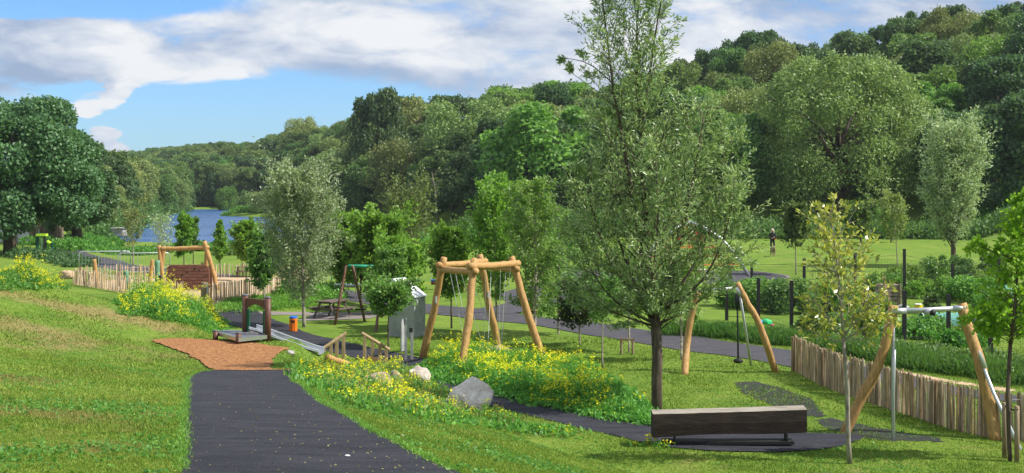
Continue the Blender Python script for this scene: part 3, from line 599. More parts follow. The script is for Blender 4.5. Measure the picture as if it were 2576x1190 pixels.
# ---- the large young willow in the middle
def big_willow():
    b = G(1653, 1036); Y = b[1]; r = thing('willow_tree', b, 'tall young willow with many upright stems, beside the dark timber beam bench', 'tree')
    def q(u, v, dy=0.0):
        a = A(u, v, Y + dy); return tuple(a - b)
    st = []
    st.append(([(0, 0, -.1), q(1652, 900), q(1648, 800)], .125, .115, .99, lambda t: .25, .01))
    def stem(pts, r0, r1, t0, R, w): st.append((pts, r0, r1, t0, R, w))
    flat = lambda a, c: (lambda t: a + (c - a) * t)
    stem([q(1648, 805), q(1632, 600, .1), q(1612, 400, .1), q(1600, 200, .2), q(1606, -90, .2)], .085, .014, .12, lambda t: 1.0 * (1 - t) ** .5 * (.6 + .6 * t) + .28, 22)
    stem([q(1645, 800), q(1610, 640, -.2), q(1580, 420, -.2), q(1540, 200), q(1508, -60)], .07, .012, .15, lambda t: .95 * (1 - t) ** .5 + .18, 17)
    stem([q(1612, 390), q(1630, 200, .2), q(1670, -30, .1)], .045, .012, .1, flat(.75, .45), 9)
    stem([q(1650, 800), q(1700, 660, -.4), q(1740, 480, -.5), q(1770, 290, -.4)], .05, .012, .15, lambda t: .95 * (1.15 - t) ** .5 + .1, 14)
    stem([q(1655, 790), q(1740, 700, .3), q(1800, 560, .3), q(1840, 350, .2)], .04, .01, .2, lambda t: .85 * (1.1 - t) ** .5 + .1, 12)
    stem([q(1660, 785), q(1755, 730, -.5), q(1815, 630, -.6), q(1848, 480, -.6)], .035, .01, .25, lambda t: .75 * (1.1 - t) ** .5 + .1, 8)
    stem([q(1640, 800), q(1560, 700, -.3), q(1500, 570, -.4), q(1470, 440, -.3)], .04, .01, .2, lambda t: .8 * (1.1 - t) ** .5 + .1, 10)
    stem([q(1640, 790), q(1570, 660, .5), q(1530, 500, .6), q(1540, 330, .5)], .04, .01, .15, lambda t: .8 * (1.1 - t) ** .5 + .1, 9)
    stem([q(1640, 810), q(1545, 760, -.2), q(1485, 680, -.2), q(1450, 590, -.2)], .03, .01, .25, lambda t: .62 * (1.1 - t) ** .5 + .12, 6)
    stem([q(1650, 810), q(1680, 700, 1.0), q(1700, 520, 1.3), q(1690, 380, 1.2)], .055, .01, .15, flat(.95, .4), 9)
    stem([q(1650, 800), q(1640, 700, -1.0), q(1660, 560, -1.2), q(1650, 400, -1.1)], .055, .01, .15, flat(.9, .4), 8)
    stem([q(1655, 815), q(1720, 790, .3), q(1790, 740, .3), q(1850, 660, .2)], .035, .008, .3, flat(.5, .35), 4.5)
    stem([q(1645, 820), q(1590, 805, -.2), q(1530, 780, -.2), q(1450, 745, -.2)], .03, .007, .3, flat(.42, .25), 3.5)
    stem([q(1540, 210), q(1480, 150), q(1410, 145)], .016, .006, .1, flat(.34, .1), 1.2)
    stem([q(1580, 300), q(1510, 230), q(1440, 185)], .016, .006, .1, flat(.3, .12), 1.0)
    for (u1, v1, dy, w_) in ((1605, 735, -.5, 2.6), (1695, 735, -.5, 2.6), (1650, 720, -.7, 2.6), (1630, 700, .6, 2.0), (1690, 760, .6, 1.8), (1590, 775, .1, 1.6), (1725, 770, -.1, 1.6)): stem([q(1652, 835), q((1652 + u1) / 2, (835 + v1) / 2 + 8, dy * .6), q(u1, v1, dy)], .018, .006, .25, lambda t: .42, w_)
    stem_tree(r, 5, st, 'leaf_willow', 'bark', .12, .031, 43000, ang=38, nbr=380, twigs=8, droop=.02, twig_sd=.13, leafdir=1.0, up=.12)
big_willow()
# ---- young and middle-aged park trees
simple_tree('whitebeam_tree', 'silvery green young tree with pale trunk behind the orange bin', 765, 823, 405, 735, 1.52, 11, 'leaf_silver', 'bark_pale', 23000, .13, .05, ang=42, nbr=110, r0=.075, prof=oval, lean=(-.25, 0), up=.1)
simple_tree('maple_tree', 'bright green young tree left of the silvery tree, near the log beam frame', 664, 762, 585, 712, .62, 12, 'leaf_birch', 'bark_pale', 4500, .15, .11, nbr=45, r0=.05, prof=oval)
simple_tree('maple_tree', 'bright green maple just right of the silvery tree, left of the green-topped swing frame', 862, 745, 538, 700, 1.15, 13, 'leaf_maple', 'bark', 9000, .16, .12, nbr=60, r0=.06, prof=oval)
simple_tree('maple_tree', 'tall bright green maple rising behind the green-topped swing frame', 908, 752, 522, 700, 1.05, 14, 'leaf_maple', 'bark', 9000, .16, .12, nbr=60, r0=.06, prof=cone)
simple_tree('maple_tree', 'bright green maple with twin pointed tops behind the right end of the swing frame', 955, 776, 522, 705, 1.25, 15, 'leaf_maple', 'bark', 12000, .15, .12, nbr=70, r0=.06, prof=oval)
simple_tree('maple_tree', 'broad bright green maple left of the log pyramid swing', 1010, 790, 595, 740, 1.05, 16, 'leaf_maple', 'bark', 10000, .15, .11, nbr=60, r0=.06, prof=oval)
simple_tree('hornbeam_tree', 'small round-headed dark green tree on a thin trunk by the metal cabinet', 976, 876, 692, 775, .82, 17, 'leaf_birch', 'bark', 5200, .11, .08, ang=60, nbr=45, r0=.035, prof=oval)
simple_tree('rowan_tree', 'darker green tree in front of the bright maples', 985, 812, 618, 720, .6, 18, 'leaf_birch', 'bark', 5200, .12, .07, ang=50, nbr=40, r0=.035, prof=oval)
simple_tree('ash_tree', 'thin spiky olive tree standing far behind the maples', 1030, 668, 492, 640, 1.7, 19, 'leaf_olive', 'bark', 3400, .22, .1, ang=28, nbr=50, r0=.06, prof=oval)
simple_tree('maple_tree', 'narrow bright green tree directly left of the log pyramid swing', 1136, 826, 560, 740, .72, 20, 'leaf_maple', 'bark', 8500, .12, .09, nbr=60, r0=.04, prof=oval)
simple_tree('birch_tree', 'young birch with bright leaves seen through the log pyramid swing', 1247, 837, 448, 735, .92, 21, 'leaf_maple', 'bark_birch', 12000, .11, .075, ang=38, nbr=80, r0=.045, prof=oval)
simple_tree('birch_tree', 'white-trunked birch just right of the log pyramid swing', 1347, 854, 430, 765, 1.0, 22, 'leaf_birch', 'bark_birch', 15000, .085, .06, ang=42, nbr=90, r0=.05, prof=oval, droop=.15)
simple_tree('birch_tree', 'drooping birch between the log pyramid swing and the tall willow', 1405, 842, 520, 770, 1.0, 23, 'leaf_birch', 'bark_birch', 9000, .085, .06, ang=55, nbr=60, r0=.04, prof=oval, droop=.35)
simple_tree('plum_tree', 'dark purplish small tree with pale stem left of the tall willow', 1457, 868, 690, 800, .78, 24, 'leaf_purple', 'bark_pale', 6000, .1, .07, ang=58, nbr=50, r0=.04, prof=oval)
simple_tree('rowan_tree', 'slender sapling with long grey stem just left of the willow trunk', 1518, 932, 690, 800, .6, 25, 'leaf_birch', 'bark_pale', 3500, .09, .05, nbr=35, r0=.032, prof=oval)
simple_tree('birch_tree', 'white-stemmed birch tied to the low wooden stake frame', 1583, 886, 610, 790, .8, 26, 'leaf_birch', 'bark_birch', 6000, .085, .06, nbr=45, r0=.04, prof=oval)
simple_tree('birch_tree', 'slim white-stemmed birch just right of the willow trunk', 1713, 907, 620, 800, .8, 27, 'leaf_birch', 'bark_birch', 6000, .085, .06, nbr=45, r0=.038, prof=oval)
# lake side saplings
simple_tree('birch_tree', 'sparse yellowish sapling on a thin stem in front of the lake shore', 335, 668, 520, 615, .85, 31, 'leaf_olive', 'bark_pale', 1300, .16, .08, nbr=34, r0=.05, prof=oval)
simple_tree('willow_sapling', 'pale see-through sapling standing against the blue lake', 410, 690, 543, 650, .75, 32, 'leaf_silver', 'bark_pale', 1100, .15, .06, nbr=34, r0=.035, ang=30, prof=oval)
simple_tree('maple_tree', 'narrow bright green sapling in front of the lake above the log beam', 463, 676, 533, 640, .55, 33, 'leaf_maple', 'bark', 3000, .17, .13, nbr=34, r0=.04, prof=oval)
simple_tree('maple_tree', 'smaller greyish green sapling just right of its bright neighbour at the lake', 486, 668, 540, 630, .4, 34, 'leaf_wood', 'bark', 1300, .17, .12, nbr=24, r0=.04, prof=oval)
simple_tree('maple_tree', 'narrow pointed sapling in front of the lake, right of the log beam frame', 554, 700, 543, 645, .52, 35, 'leaf_maple', 'bark', 2600, .15, .12, nbr=34, r0=.035, prof=cone)
simple_tree('maple_tree', 'leafy green tree in front of the lake, between two saplings and the silvery tree', 620, 708, 552, 650, .75, 36, 'leaf_maple', 'bark', 3600, .17, .13, nbr=40, r0=.04, prof=oval)
# right lawn
simple_tree('maple_tree', 'young two-tiered tree on the lawn behind the dog walker', 2003, 691, 505, 612, .9, 41, 'leaf_wood', 'bark_pale', 3600, .17, .13, nbr=40, r0=.05, prof=oval)
simple_tree('hawthorn_tree', 'small leaning tree at the far edge of the lawn', 2168, 620, 515, 590, 1.4, 42, 'leaf_wood', 'bark', 2600, .24, .17, nbr=36, r0=.12, prof=oval, lean=(-.5, 0))
simple_tree('rowan_tree', 'greyish young tree with thin trunk left of the silver willow on the lawn', 2259, 683, 478, 600, .95, 43, 'leaf_olive', 'bark_pale', 2800, .17, .09, nbr=40, r0=.045, prof=oval, lean=(-.3, 0))
simple_tree('oak_tree', 'young yellowish green tree at the far lawn edge under the great round willow', 2241, 610, 515, 585, 1.3, 44, 'leaf_fresh', 'bark', 1900, .24, .18, nbr=30, r0=.08, prof=oval)
simple_tree('silver_willow', 'tall silvery willow standing alone on the right lawn', 2398, 669, 310, 600, 2.15, 45, 'leaf_silver', 'bark', 24000, .21, .08, ang=40, nbr=150, r0=.19, prof=oval, up=.1)
# magnolia and oak, near
def magnolia():
    b = G(2139, 1166); Y = b[1]; r = thing('magnolia_tree', b, 'sparse yellow-leaved tree on a long crooked bare stem', 'tree')
    q = lambda u, v, dy=0: tuple(A(u, v, Y + dy) - b)
    st = [([(0, 0, -.1), q(2137, 1060), q(2131, 950), q(2121, 850)], .048, .036, .99, lambda t: .1, .01)]
    st.append(([q(2121, 852), q(2112, 760), q(2106, 680), q(2098, 600), q(2085, 535)], .034, .009, .0, lambda t: .72 * (1 - t) ** .45 * (1.0) + .1, 10))
    st.append(([q(2122, 856), q(2190, 850), q(2232, 815)], .013, .005, .15, lambda t: .24, 1.8)); st.append(([q(2121, 858), q(2070, 850), q(2028, 822)], .013, .005, .15, lambda t: .24, 1.8))
    st.append(([q(2122, 850), q(2150, 800), q(2190, 740)], .016, .006, .1, lambda t: .3, 3.0))
    st.append(([q(2110, 780), q(2145, 690), q(2165, 610)], .016, .006, .1, lambda t: .3, 2.6))
    st.append(([q(2122, 845), q(2080, 810), q(2045, 750)], .015, .006, .1, lambda t: .3, 3.0))
    st.append(([q(2122, 853), q(2170, 830), q(2215, 780)], .014, .006, .1, lambda t: .28, 2.6))
    st.append(([q(2108, 700), q(2085, 640), q(2062, 570)], .013, .006, .1, lambda t: .26, 2.2))
    stem_tree(r, 61, st, 'leaf_gold', 'bark_pale', .115, .052, 2050, ang=52, nbr=120, twigs=4, twig_sd=.10, leafdir=.7, up=.25)
magnolia()
def near_oak():
    b = G(2543, 1160); Y = b[1]; r = thing('oak_tree', b, 'bright yellow-green young oak held between two stakes at the right edge', 'tree')
    q = lambda u, v, dy=0: tuple(A(u, v, Y + dy) - b)
    st = [([(0, 0, -.1), q(2538, 1060), q(2536, 940), q(2542, 860)], .042, .036, .99, lambda t: .1, .01)]
    st.append(([q(2542, 862), q(2550, 760), q(2565, 640), q(2585, 505)], .036, .009, .0, lambda t: .52 * (1 - t) ** .4 + .1, 10))
    st.append(([q(2545, 850), q(2510, 810), q(2462, 790)], .014, .006, .2, lambda t: .27, 2.2))
    st.append(([q(2560, 660), q(2520, 640), q(2450, 615)], .013, .005, .35, lambda t: .16, 1.0))
    st.append(([q(2550, 740), q(2620, 660), q(2680, 560)], .014, .006, .2, lambda t: .45, 3))
    st.append(([q(2545, 840), q(2620, 800), q(2700, 740)], .014, .006, .2, lambda t: .45, 3))
    stem_tree(r, 62, st, 'leaf_oak', 'bark', .088, .065, 7500, ang=58, nbr=130, twigs=5, twig_sd=.16, leafdir=.5)
near_oak()

# ---- big sycamores on the left
def sycamore(label, u, v, Hpx, Rpx, trpx, seed, nl, nleaf, leaf='leaf_sycamore', limbs=6, Y=None, z=None):
    b = G(u, v) if Y is None else np.array(((u - CU) / F * Y, Y, tz((u - CU) / F * Y, Y))); s = px(b[1])
    r = thing('sycamore_tree', b, label, 'tree')
    crown_mesh_tree('s', seed, Hpx / s, Rpx / s, trpx / s, nl, nleaf, .27, .21, leaf, 'bark', parent=r, tr=.5, lobe=.2, limbs=limbs, interior=.15, squash=.75,
                    prof=lambda t: np.clip(np.where(t < .4, .86 + .14 * t / .4, np.sqrt(np.clip(1 - ((t - .4) / .63) ** 2.2, .02, 1))), .1, 1))
    return r
sycamore('huge dense dark green sycamore with forked dark trunk at the left edge', 25, 640, 395, 200, 52, 71, 170, 105000, limbs=9)
sycamore('second large dark sycamore, lower, between the huge one and the lake', 190, 616, 250, 92, 36, 72, 80, 42000)
# ---- the wooded hillside
rngf = np.random.default_rng(2024)
def proto(kind, seed, H, R, th, nl, nleaf, L, W, leaf, **k):
    o = bpy.data.objects.new(kind, None); COL.objects.link(o); o.location = (0, 0, 0)
    crown_mesh_tree(kind, seed, H, R, th, nl, nleaf, L, W, leaf, parent=o, **k); return o
tall = lambda t: np.clip(np.where(t < .3, .7 + t, np.sqrt(np.clip(1 - ((t - .35) / .68) ** 2, .02, 1))), .1, 1)
PR = {}
PR['deep'] = [proto('broadleaf_tree', 100 + i, 11, 3.6 + .5 * i, 1.6, 46, 12500, .4, .3, 'leaf_deep', lobe=.27, prof=tall) for i in range(2)]
PR['wood'] = [proto('broadleaf_tree', 110 + i, 11, 3.9 + .5 * i, 1.4, 50, 12500, .38, .28, 'leaf_wood', lobe=.26, prof=tall) for i in range(3)]
PR['fresh'] = [proto('broadleaf_tree', 120 + i, 10, 3.8 + .6 * i, 1.2, 42, 12500, .38, .3, 'leaf_fresh', lobe=.28) for i in range(2)]
PR['olive'] = [proto('broadleaf_tree', 130 + i, 10.5, 4.2 + .5 * i, 1.2, 44, 14000, .34, .19, 'leaf_olive', lobe=.30) for i in range(2)]
FL = {'deep': 'dark green broadleaf tree in the wood on the hillside', 'wood': 'mid green broadleaf tree in the wood on the hillside',
      'fresh': 'light fresh green broadleaf tree in the wood on the hillside', 'olive': 'olive green willow-like tree in the wood on the hillside'}
for k, L_ in PR.items():
    for o in L_: tag(o, FL[k], 'tree', k.replace('deep', 'dark').replace('wood', 'mid green') + ' trees of the hillside wood')
_used = set(); KN = {'deep': 'dark green', 'wood': 'mid green', 'fresh': 'light green', 'olive': 'olive green'}
def place_tree(kind, x, y, H, rz, wid=1.0, label=None, group=None, zoff=-.2):
    L_ = PR[kind]; p = L_[rngf.integers(len(L_))]; h0 = 11 if kind in ('deep', 'wood') else (10 if kind == 'fresh' else 10.5)
    s = H / h0; loc = (x, y, tz(x, y) + zoff); sc = (s * wid, s * wid, s)
    if p.name not in _used:
        _used.add(p.name); p.location = loc; p.rotation_euler = (0, 0, rz); p.scale = sc
        if label: p['label'] = label
        if label: p['group'] = group or label
        return p
    r = dup(p, loc, rz, sc, label, group)
    if label and not group and 'group' in r: del r['group']
    return r
# named giants
SKY_U = [900, 930, 960, 1000, 1060, 1130, 1200, 1250, 1300, 1400, 1450, 1600, 1760, 1810, 1835, 1855, 1900, 1940, 1965, 2040, 2062, 2085, 2150, 2250, 2300, 2380, 2450, 2480, 2520, 2576, 2700]
SKY_V = [300, 240, 225, 245, 235, 222, 235, 230, 205, 200, 215, 190, 130, 130, 150, 88, 75, 92, 112, 100, 130, 95, 70, 50, 30, 10, 22, 55, 15, 2, 0]
pts = []
def try_add(x, y, r):
    for (a, b, c) in pts:
        if (a - x) ** 2 + (b - y) ** 2 < (r + c) ** 2: return False
    pts.append((x, y, r)); return True
def great(label, u, v, vtop, Rpx, kind_mat, seed, nl, nleaf, L, W, name='willow_tree', lobe=.22, th=14, Y=None, limbs=10, prof=None):
    b = G(u, v) if Y is None else np.array(((u - CU) / F * Y, Y, tz((u - CU) / F * Y, Y))); s = px(b[1])
    r = thing(name, b, label, 'tree'); vb = VH + (HC - b[2]) * s
    crown_mesh_tree('g', seed, (vb - vtop) / s, Rpx / s, th / s, nl, nleaf, L, W, kind_mat, 'bark', parent=r, tr=.55, lobe=lobe, limbs=limbs, interior=.3, prof=prof)
    pts.append((b[0], b[1], Rpx / s * .75))
dome = lambda t: np.clip(np.where(t < .35, .85 + .4 * t, np.sqrt(np.clip(1 - ((t - .3) / .72) ** 2.3, .02, 1))), .1, 1)
great('enormous round olive green willow filling the middle of the right hillside', 2110, 598, 140, 238, 'leaf_olive', 81, 260, 70000, .36, .17, lobe=.15, Y=146, limbs=26, prof=dome)
for k in range(3200):
    u = rngf.uniform(900, 2680); yf = np.interp(u, HU, HYF); yr = np.interp(u, HU, HYR); t = rngf.random()
    Y = yf + 1.5 + (yr + 14 - yf) * t; x = (u - CU) / F * Y
    if polysd(np.array([x]), np.array([Y]), LAKE)[0] < 5: continue
    if not try_add(x, Y, 2.75 + 1.5 * t): continue
pts2 = [p for p in pts[1:]]
cnt = 0
for (x, y, r) in pts2:
    u = CU + F * x / y; yf = np.interp(u, HU, HYF); yr = np.interp(u, HU, HYR); t = (y - yf) / (yr - yf)
    if cnt > 285: break
    f1 = .5 + .5 * math.sin(u * .011 + y * .07) * math.cos(u * .023 - y * .05)
    if u > 2440 and t < .5: kind = 'deep'
    elif t > .78 and u > 1700: kind = rngf.choice(['deep', 'wood'], p=[.6, .4])
    elif t < .3 and u < 1800: kind = rngf.choice(['deep', 'wood', 'olive'], p=[.66, .26, .08])
    elif u < 1150: kind = rngf.choice(['wood', 'deep', 'fresh', 'olive'], p=[.4, .38, .10, .12])
    else: kind = rngf.choice(['wood', 'fresh', 'olive', 'deep'], p=[.28, .15 + .32 * f1, .22, .35 - .32 * f1])
    H = rngf.uniform(8.5, 11.5) * (1.0 if kind != 'fresh' else .9)
    vs = np.interp(u, SKY_U, SKY_V); z = tz(x, y); Hmax = HC - (vs - VH) / F * y - z
    if t > .72: H = Hmax * rngf.uniform(.93, 1.02) if Hmax < 16 else H * 1.25
    H = min(H, max(4.5, Hmax * (.99 if t > .6 else .97)))
    zn = ('at the front edge' if t < .28 else 'halfway up the slope' if t < .72 else 'on the skyline')
    un = 'left of the tall willow' if u < 1400 else 'behind the tall willow' if u < 1890 else 'around the great round willow' if u < 2345 else 'right of the great round willow'
    lab = KN[kind] + ' tree ' + zn + ' of the wood, ' + un
    place_tree(kind, x, y, H, rngf.uniform(0, 6.28), 1.0 * (1.25 if H < 7 else 1.05) * rngf.uniform(.9, 1.15) * (.78 if (zn == 'on the skyline' and u > 1700) else 1), lab, lab); cnt += 1
print('forest', cnt)
# some individual trees that stand out
def solo(kind, u, Y, vtop, label, wid=1.0):
    x = (u - CU) / F * Y; H = HC - (vtop - VH) / F * Y - tz(x, Y) + .2
    place_tree(kind, x, Y, H, rngf.uniform(0, 6), wid, label)
solo('deep', 955, 236, 226, 'dark tree with a pointed top at the left end of the near wood', .62)
solo('wood', 245, 330, 362, 'small lone tree breaking the skyline above the left shore', .35)
solo('olive', 762, 400, 296, 'pale rounded tree standing proud of the far ridge skyline', .8)
solo('olive', 1180, 205, 250, 'tall olive willow within the dark near wood', 1.05)
solo('olive', 1030, 215, 345, 'lower olive green willow at the front of the dark wood', 1.0)
solo('fresh', 570, 372, 468, 'bright leafy tree at the far end of the lake', .7)
solo('olive', 672, 300, 478, 'grey-green willow over the water right of the lake', 1.6)
solo('olive', 745, 262, 420, 'bushy willow on the right shore of the lake', 1.2)
solo('wood', 860, 235, 400, 'mid green tree on the near right shore of the lake, behind the bright maples', 1.1)
solo('wood', 640, 340, 480, 'low dark tree at the far right corner of the lake', 1.4)
solo('fresh', 1370, 168, 255, 'broad yellow-green tree with bare pale limbs beside the willow', 1.25)
solo('fresh', 1420, 240, 205, 'yellow-green tree on the skyline left of the tall willow', 1.2)
solo('deep', 1905, 236, 78, 'dark round-topped tree alone on the skyline', .95)
solo('deep', 1790, 226, 125, 'dark bushy skyline tree just right of the tall willow', .8)
solo('fresh', 190, 128, 570, 'small bright round bush above the timber fence', 1.3)
solo('olive', 322, 250, 440, 'olive tree leaning over the left shore of the lake', 1.2)
solo('wood', 400, 300, 440, 'mid green tree on the left lake shore near the water', 1.1)
solo('wood', 255, 182, 470, 'dark green tree at the near left corner of the lake', .9)
solo('olive', 285, 205, 490, 'small olive bush tree at the water edge on the left shore', 1.3)
solo('olive', 440, 335, 455, 'olive tree at the far left bend of the shore', 1.0)
solo('deep', 470, 372, 470, 'dark tree where the far shore begins', 1.0)
for i, (u, v0, v1, lab) in enumerate(((1085, 440, 520, 'leaning pale bare trunk in the dark wood, left one'), (1100, 420, 530, 'long pale leaning trunk in the dark wood'), (1230, 300, 500, 'tall pale thin trunk in front of the dark wood'), (1160, 380, 540, 'thin pale stem at the front of the dark wood'), (1590, 505, 560, 'short broken pale trunk among the foliage of the dark wood'))):
    pass
# far valley woods: too many and too merged to count
def gn_scatter(name, P, S, RZ, IDX, protos, label, cat, kind='stuff'):
    me = bpy.data.meshes.new(name); me.vertices.add(len(P)); me.vertices.foreach_set('co', np.asarray(P, np.float32).ravel())
    for k, a, ty in (('sc', S, 'FLOAT'), ('rz', RZ, 'FLOAT'), ('ix', IDX, 'INT')):
        at_ = me.attributes.new(k, ty, 'POINT'); at_.data.foreach_set('value', np.asarray(a, np.float32 if ty == 'FLOAT' else np.int32))
    o = bpy.data.objects.new(name, me); COL.objects.link(o); tag(o, label, cat, kind=kind)
    ng = bpy.data.node_groups.new(name + '_nodes', 'GeometryNodeTree'); ng.interface.new_socket('Geometry', in_out='INPUT', socket_type='NodeSocketGeometry'); ng.interface.new_socket('Geometry', in_out='OUTPUT', socket_type='NodeSocketGeometry')
    N = ng.nodes; Lk = ng.links; gi = N.new('NodeGroupInput'); go = N.new('NodeGroupOutput'); jn = N.new('GeometryNodeJoinGeometry')
    for p in protos:
        oi = N.new('GeometryNodeObjectInfo'); oi.inputs['Object'].default_value = p; oi.inputs['As Instance'].default_value = True; Lk.new(oi.outputs['Geometry'], jn.inputs[0])
    ip_ = N.new('GeometryNodeInstanceOnPoints'); Lk.new(gi.outputs[0], ip_.inputs['Points']); Lk.new(jn.outputs[0], ip_.inputs['Instance']); ip_.inputs['Pick Instance'].default_value = True
    def na(nm, ty):
        a = N.new('GeometryNodeInputNamedAttribute'); a.data_type = ty; a.inputs['Name'].default_value = nm; return a.outputs[0]
    Lk.new(na('ix', 'INT'), ip_.inputs['Instance Index']); Lk.new(na('sc', 'FLOAT'), ip_.inputs['Scale'])
    cx = N.new('ShaderNodeCombineXYZ'); Lk.new(na('rz', 'FLOAT'), cx.inputs[2]); Lk.new(cx.outputs[0], ip_.inputs['Rotation'])
    Lk.new(ip_.outputs[0], go.inputs[0]); m = o.modifiers.new('scatter', 'NODES'); m.node_group = ng
    return o
def loose(p, i=0):
    return [c for c in p.children if c.name.startswith('crown')][0]
def far_wood():
    global rngf
    P = []; S = []; I = []; acc = []
    pr = [loose(PR['wood'][0]), loose(PR['olive'][0]), loose(PR['fresh'][0]), loose(PR['deep'][0]), loose(PR['olive'][1]), loose(PR['wood'][2])]
    pc = []
    for o in pr:
        c = o.copy(); c.parent = None; c.matrix_world = Matrix.Identity(4); pc.append(c)   # never linked to the scene: only a source for the scatter
    cell = {}
    for k in range(9000):
        u = rngf.uniform(-250, 960); yf = np.interp(u, HU, HYF); yr = np.interp(u, HU, HYR); Y = yf + (yr + 30 - yf) * rngf.random() ** .8
        if u < 470 and rngf.random() < .6: Y = rngf.uniform(180, yf)
        x = (u - CU) / F * Y
        if u < 300 and Y < 175: continue
        r = 4.0 + Y / 330.
        ci = (int(x // 8), int(Y // 8)); bad = False
        for a in (-1, 0, 1):
            for b in (-1, 0, 1):
                for (x2, y2, r2) in cell.get((ci[0] + a, ci[1] + b), []):
                    if (x - x2) ** 2 + (Y - y2) ** 2 < (r * .95) ** 2: bad = True
        if bad: continue
        cell.setdefault(ci, []).append((x, Y, r)); acc.append((x, Y))
    Q = np.array(acc); sdv = polysd(Q[:, 0], Q[:, 1], LAKE); Q = Q[sdv > 3.5]
    for (x, Y) in Q:
        u = CU + F * x / Y; z = tz(x, Y)
        near = Y < 400
        sky = np.interp(u, [-250, 0, 200, 280, 330, 400, 520, 640, 700, 760, 800, 900, 960], [430, 425, 405, 388, 380, 374, 358, 362, 338, 314, 312, 300, 290])
        Hm = HC - (sky - VH) / F * Y - z; H = rngf.uniform(8, 12.5)
        if u < 250 and Y < 400: H *= .8
        H = min(H, max(4, Hm * rngf.uniform(.88, 1.09))); P.append((x, Y, z - .3)); S.append(H / 10.7); I.append(rngf.choice([0, 1, 2, 3, 4, 5], p=[.26, .2, .14, .12, .12, .16]))
    gn_scatter('far_wood', P, S, rngf.uniform(0, 6.28, len(P)), I, pc, 'continuous wooded valley sides around and beyond the lake', 'woodland')
    print('far wood', len(P))
far_wood()

# ------------------------------------------------------------------ hedges, banks of weeds, grass
def leafbank(name, label, cat, pts, w, h, n, L, W, mat, seed, kind='stuff', lumps=30, blades=0, bl=None, parent=None, vary=.35, build=True, zb=0.0):
    """bushy strip along ground points: many leafy lumps of uneven height"""
    rng = np.random.default_rng(seed); P = np.array([p[:2] for p in pts]); s = np.r_[0, np.cumsum(np.linalg.norm(np.diff(P, axis=0), axis=1))]
    t = rng.uniform(0, s[-1], lumps); cx = np.interp(t, s, P[:, 0]); cy = np.interp(t, s, P[:, 1]) 
    W_ = np.interp(t, s, np.broadcast_to(w, (len(P),))); H_ = np.interp(t, s, np.broadcast_to(h, (len(P),)))
    cx = cx + rng.uniform(-.3, .3, lumps) * W_; cy = cy + rng.uniform(-.4, .4, lumps) * W_
    hl = H_ * rng.uniform(1 - vary, 1 + vary, lumps); rl = np.minimum(W_ * .5, hl * 1.1) * rng.uniform(.6, 1.1, lumps) + .1
    k = rng.integers(0, lumps, n); d = rdir(rng, n); d[:, 2] = np.abs(d[:, 2]) ; rr = rng.uniform(.55, 1.05, n)
    x = cx[k] + d[:, 0] * rl[k] * rr; y = cy[k] + d[:, 1] * rl[k] * rr; z = T_(x, y) + d[:, 2] * hl[k] * rr + zb
    mb = MB(); leaves(mb, np.c_[x, y, z], d * .6 + rdir(rng, n) * .8 + np.array((0, 0, .35)), L, W, rng, nrm=d)
    mats = [mat]
    if blades:
        k = rng.integers(0, lumps, blades); x = cx[k] + rng.normal(0, .5, blades) * rl[k]; y = cy[k] + rng.normal(0, .5, blades) * rl[k]
        leaves(mb, np.c_[x, y, T_(x, y)], rng.normal(0, .35, (blades, 3)) + np.array((0, 0, 1.)), hl[k] * 1.1, .012 + L * .03, rng, mi=1); mats.append(bl or 'blade_long')
    o = mb.build(name, mats, parent)
    return tag(o, label, cat, kind=kind) if parent is None else o
B = leafbank
M['blade_dark'] = leafmat('blade_dark', (0.02, 0.055, 0.012), (0.045, 0.11, 0.02), (0.10, 0.19, 0.04), objvar=0.05)
gl = lambda L_: [G(u, v) for u, v in L_]
B('reed_bank', 'rough green weeds along the near lake shore', 'undergrowth', [XY(150, 118), XY(300, 128), XY(420, 138), XY(560, 138), XY(700, 136), XY(900, 132), XY(1180, 128)], 8, [.6, .4, .36, .4, .5, 1.2, 1.8], 42000, .32, .16, 'leaf_weed', 201, lumps=330)
B('hedge', 'low green hedge row between playground lawn and lake', 'hedge', [XY(560, 112), XY(700, 108), XY(850, 106), XY(1000, 108), XY(1100, 112)], 3, [.9, .9, .8, .9, 1.0], 16000, .26, .15, 'leaf_wood', 202, lumps=120)
B('undergrowth', 'dark bushes along the foot of the wood behind the right lawn', 'undergrowth', [XY(1180, 150), XY(1400, 142), XY(1600, 138), XY(1860, 133.5), XY(2060, 134), XY(2300, 133.5), XY(2480, 131), XY(2700, 128)], 6, [2.4, 2.4, 2.4, 1.9, 1.5, 1.5, 1.7, 1.7], 52000, .32, .2, 'leaf_wood', 203, lumps=420)
B('green_bank', 'bright rough grass and nettles below the dark wood', 'undergrowth', [XY(1050, 158), XY(1150, 150), XY(1300, 146), XY(1500, 146), XY(1860, 138), XY(2000, 137)], 10, 1.2, 26000, .34, .18, 'leaf_weed', 204, lumps=240)
B('green_bank', 'pale green scrubby slope at the far right under the dark trees', 'undergrowth', [XY(2440, 134), XY(2560, 138), XY(2720, 142)], 12, 1.2, 20000, .3, .16, 'leaf_weed', 205, lumps=160)
B('shore_spit', 'low grassy spit reaching into the lake', 'undergrowth', [XY(572, 303), XY(610, 305), XY(670, 306), XY(740, 300)], 7, [.7, 1.2, 1.6, 2.5], 9000, .5, .25, 'leaf_weed', 206, lumps=80)
B('lakeside_bushes', 'scrub on the left shore between the path and the water', 'undergrowth', [XY(160, 106), XY(210, 118), XY(250, 135), XY(262, 150)], 5, [.7, .5, .3, .25], 14000, .3, .17, 'leaf_weed', 207, lumps=110)
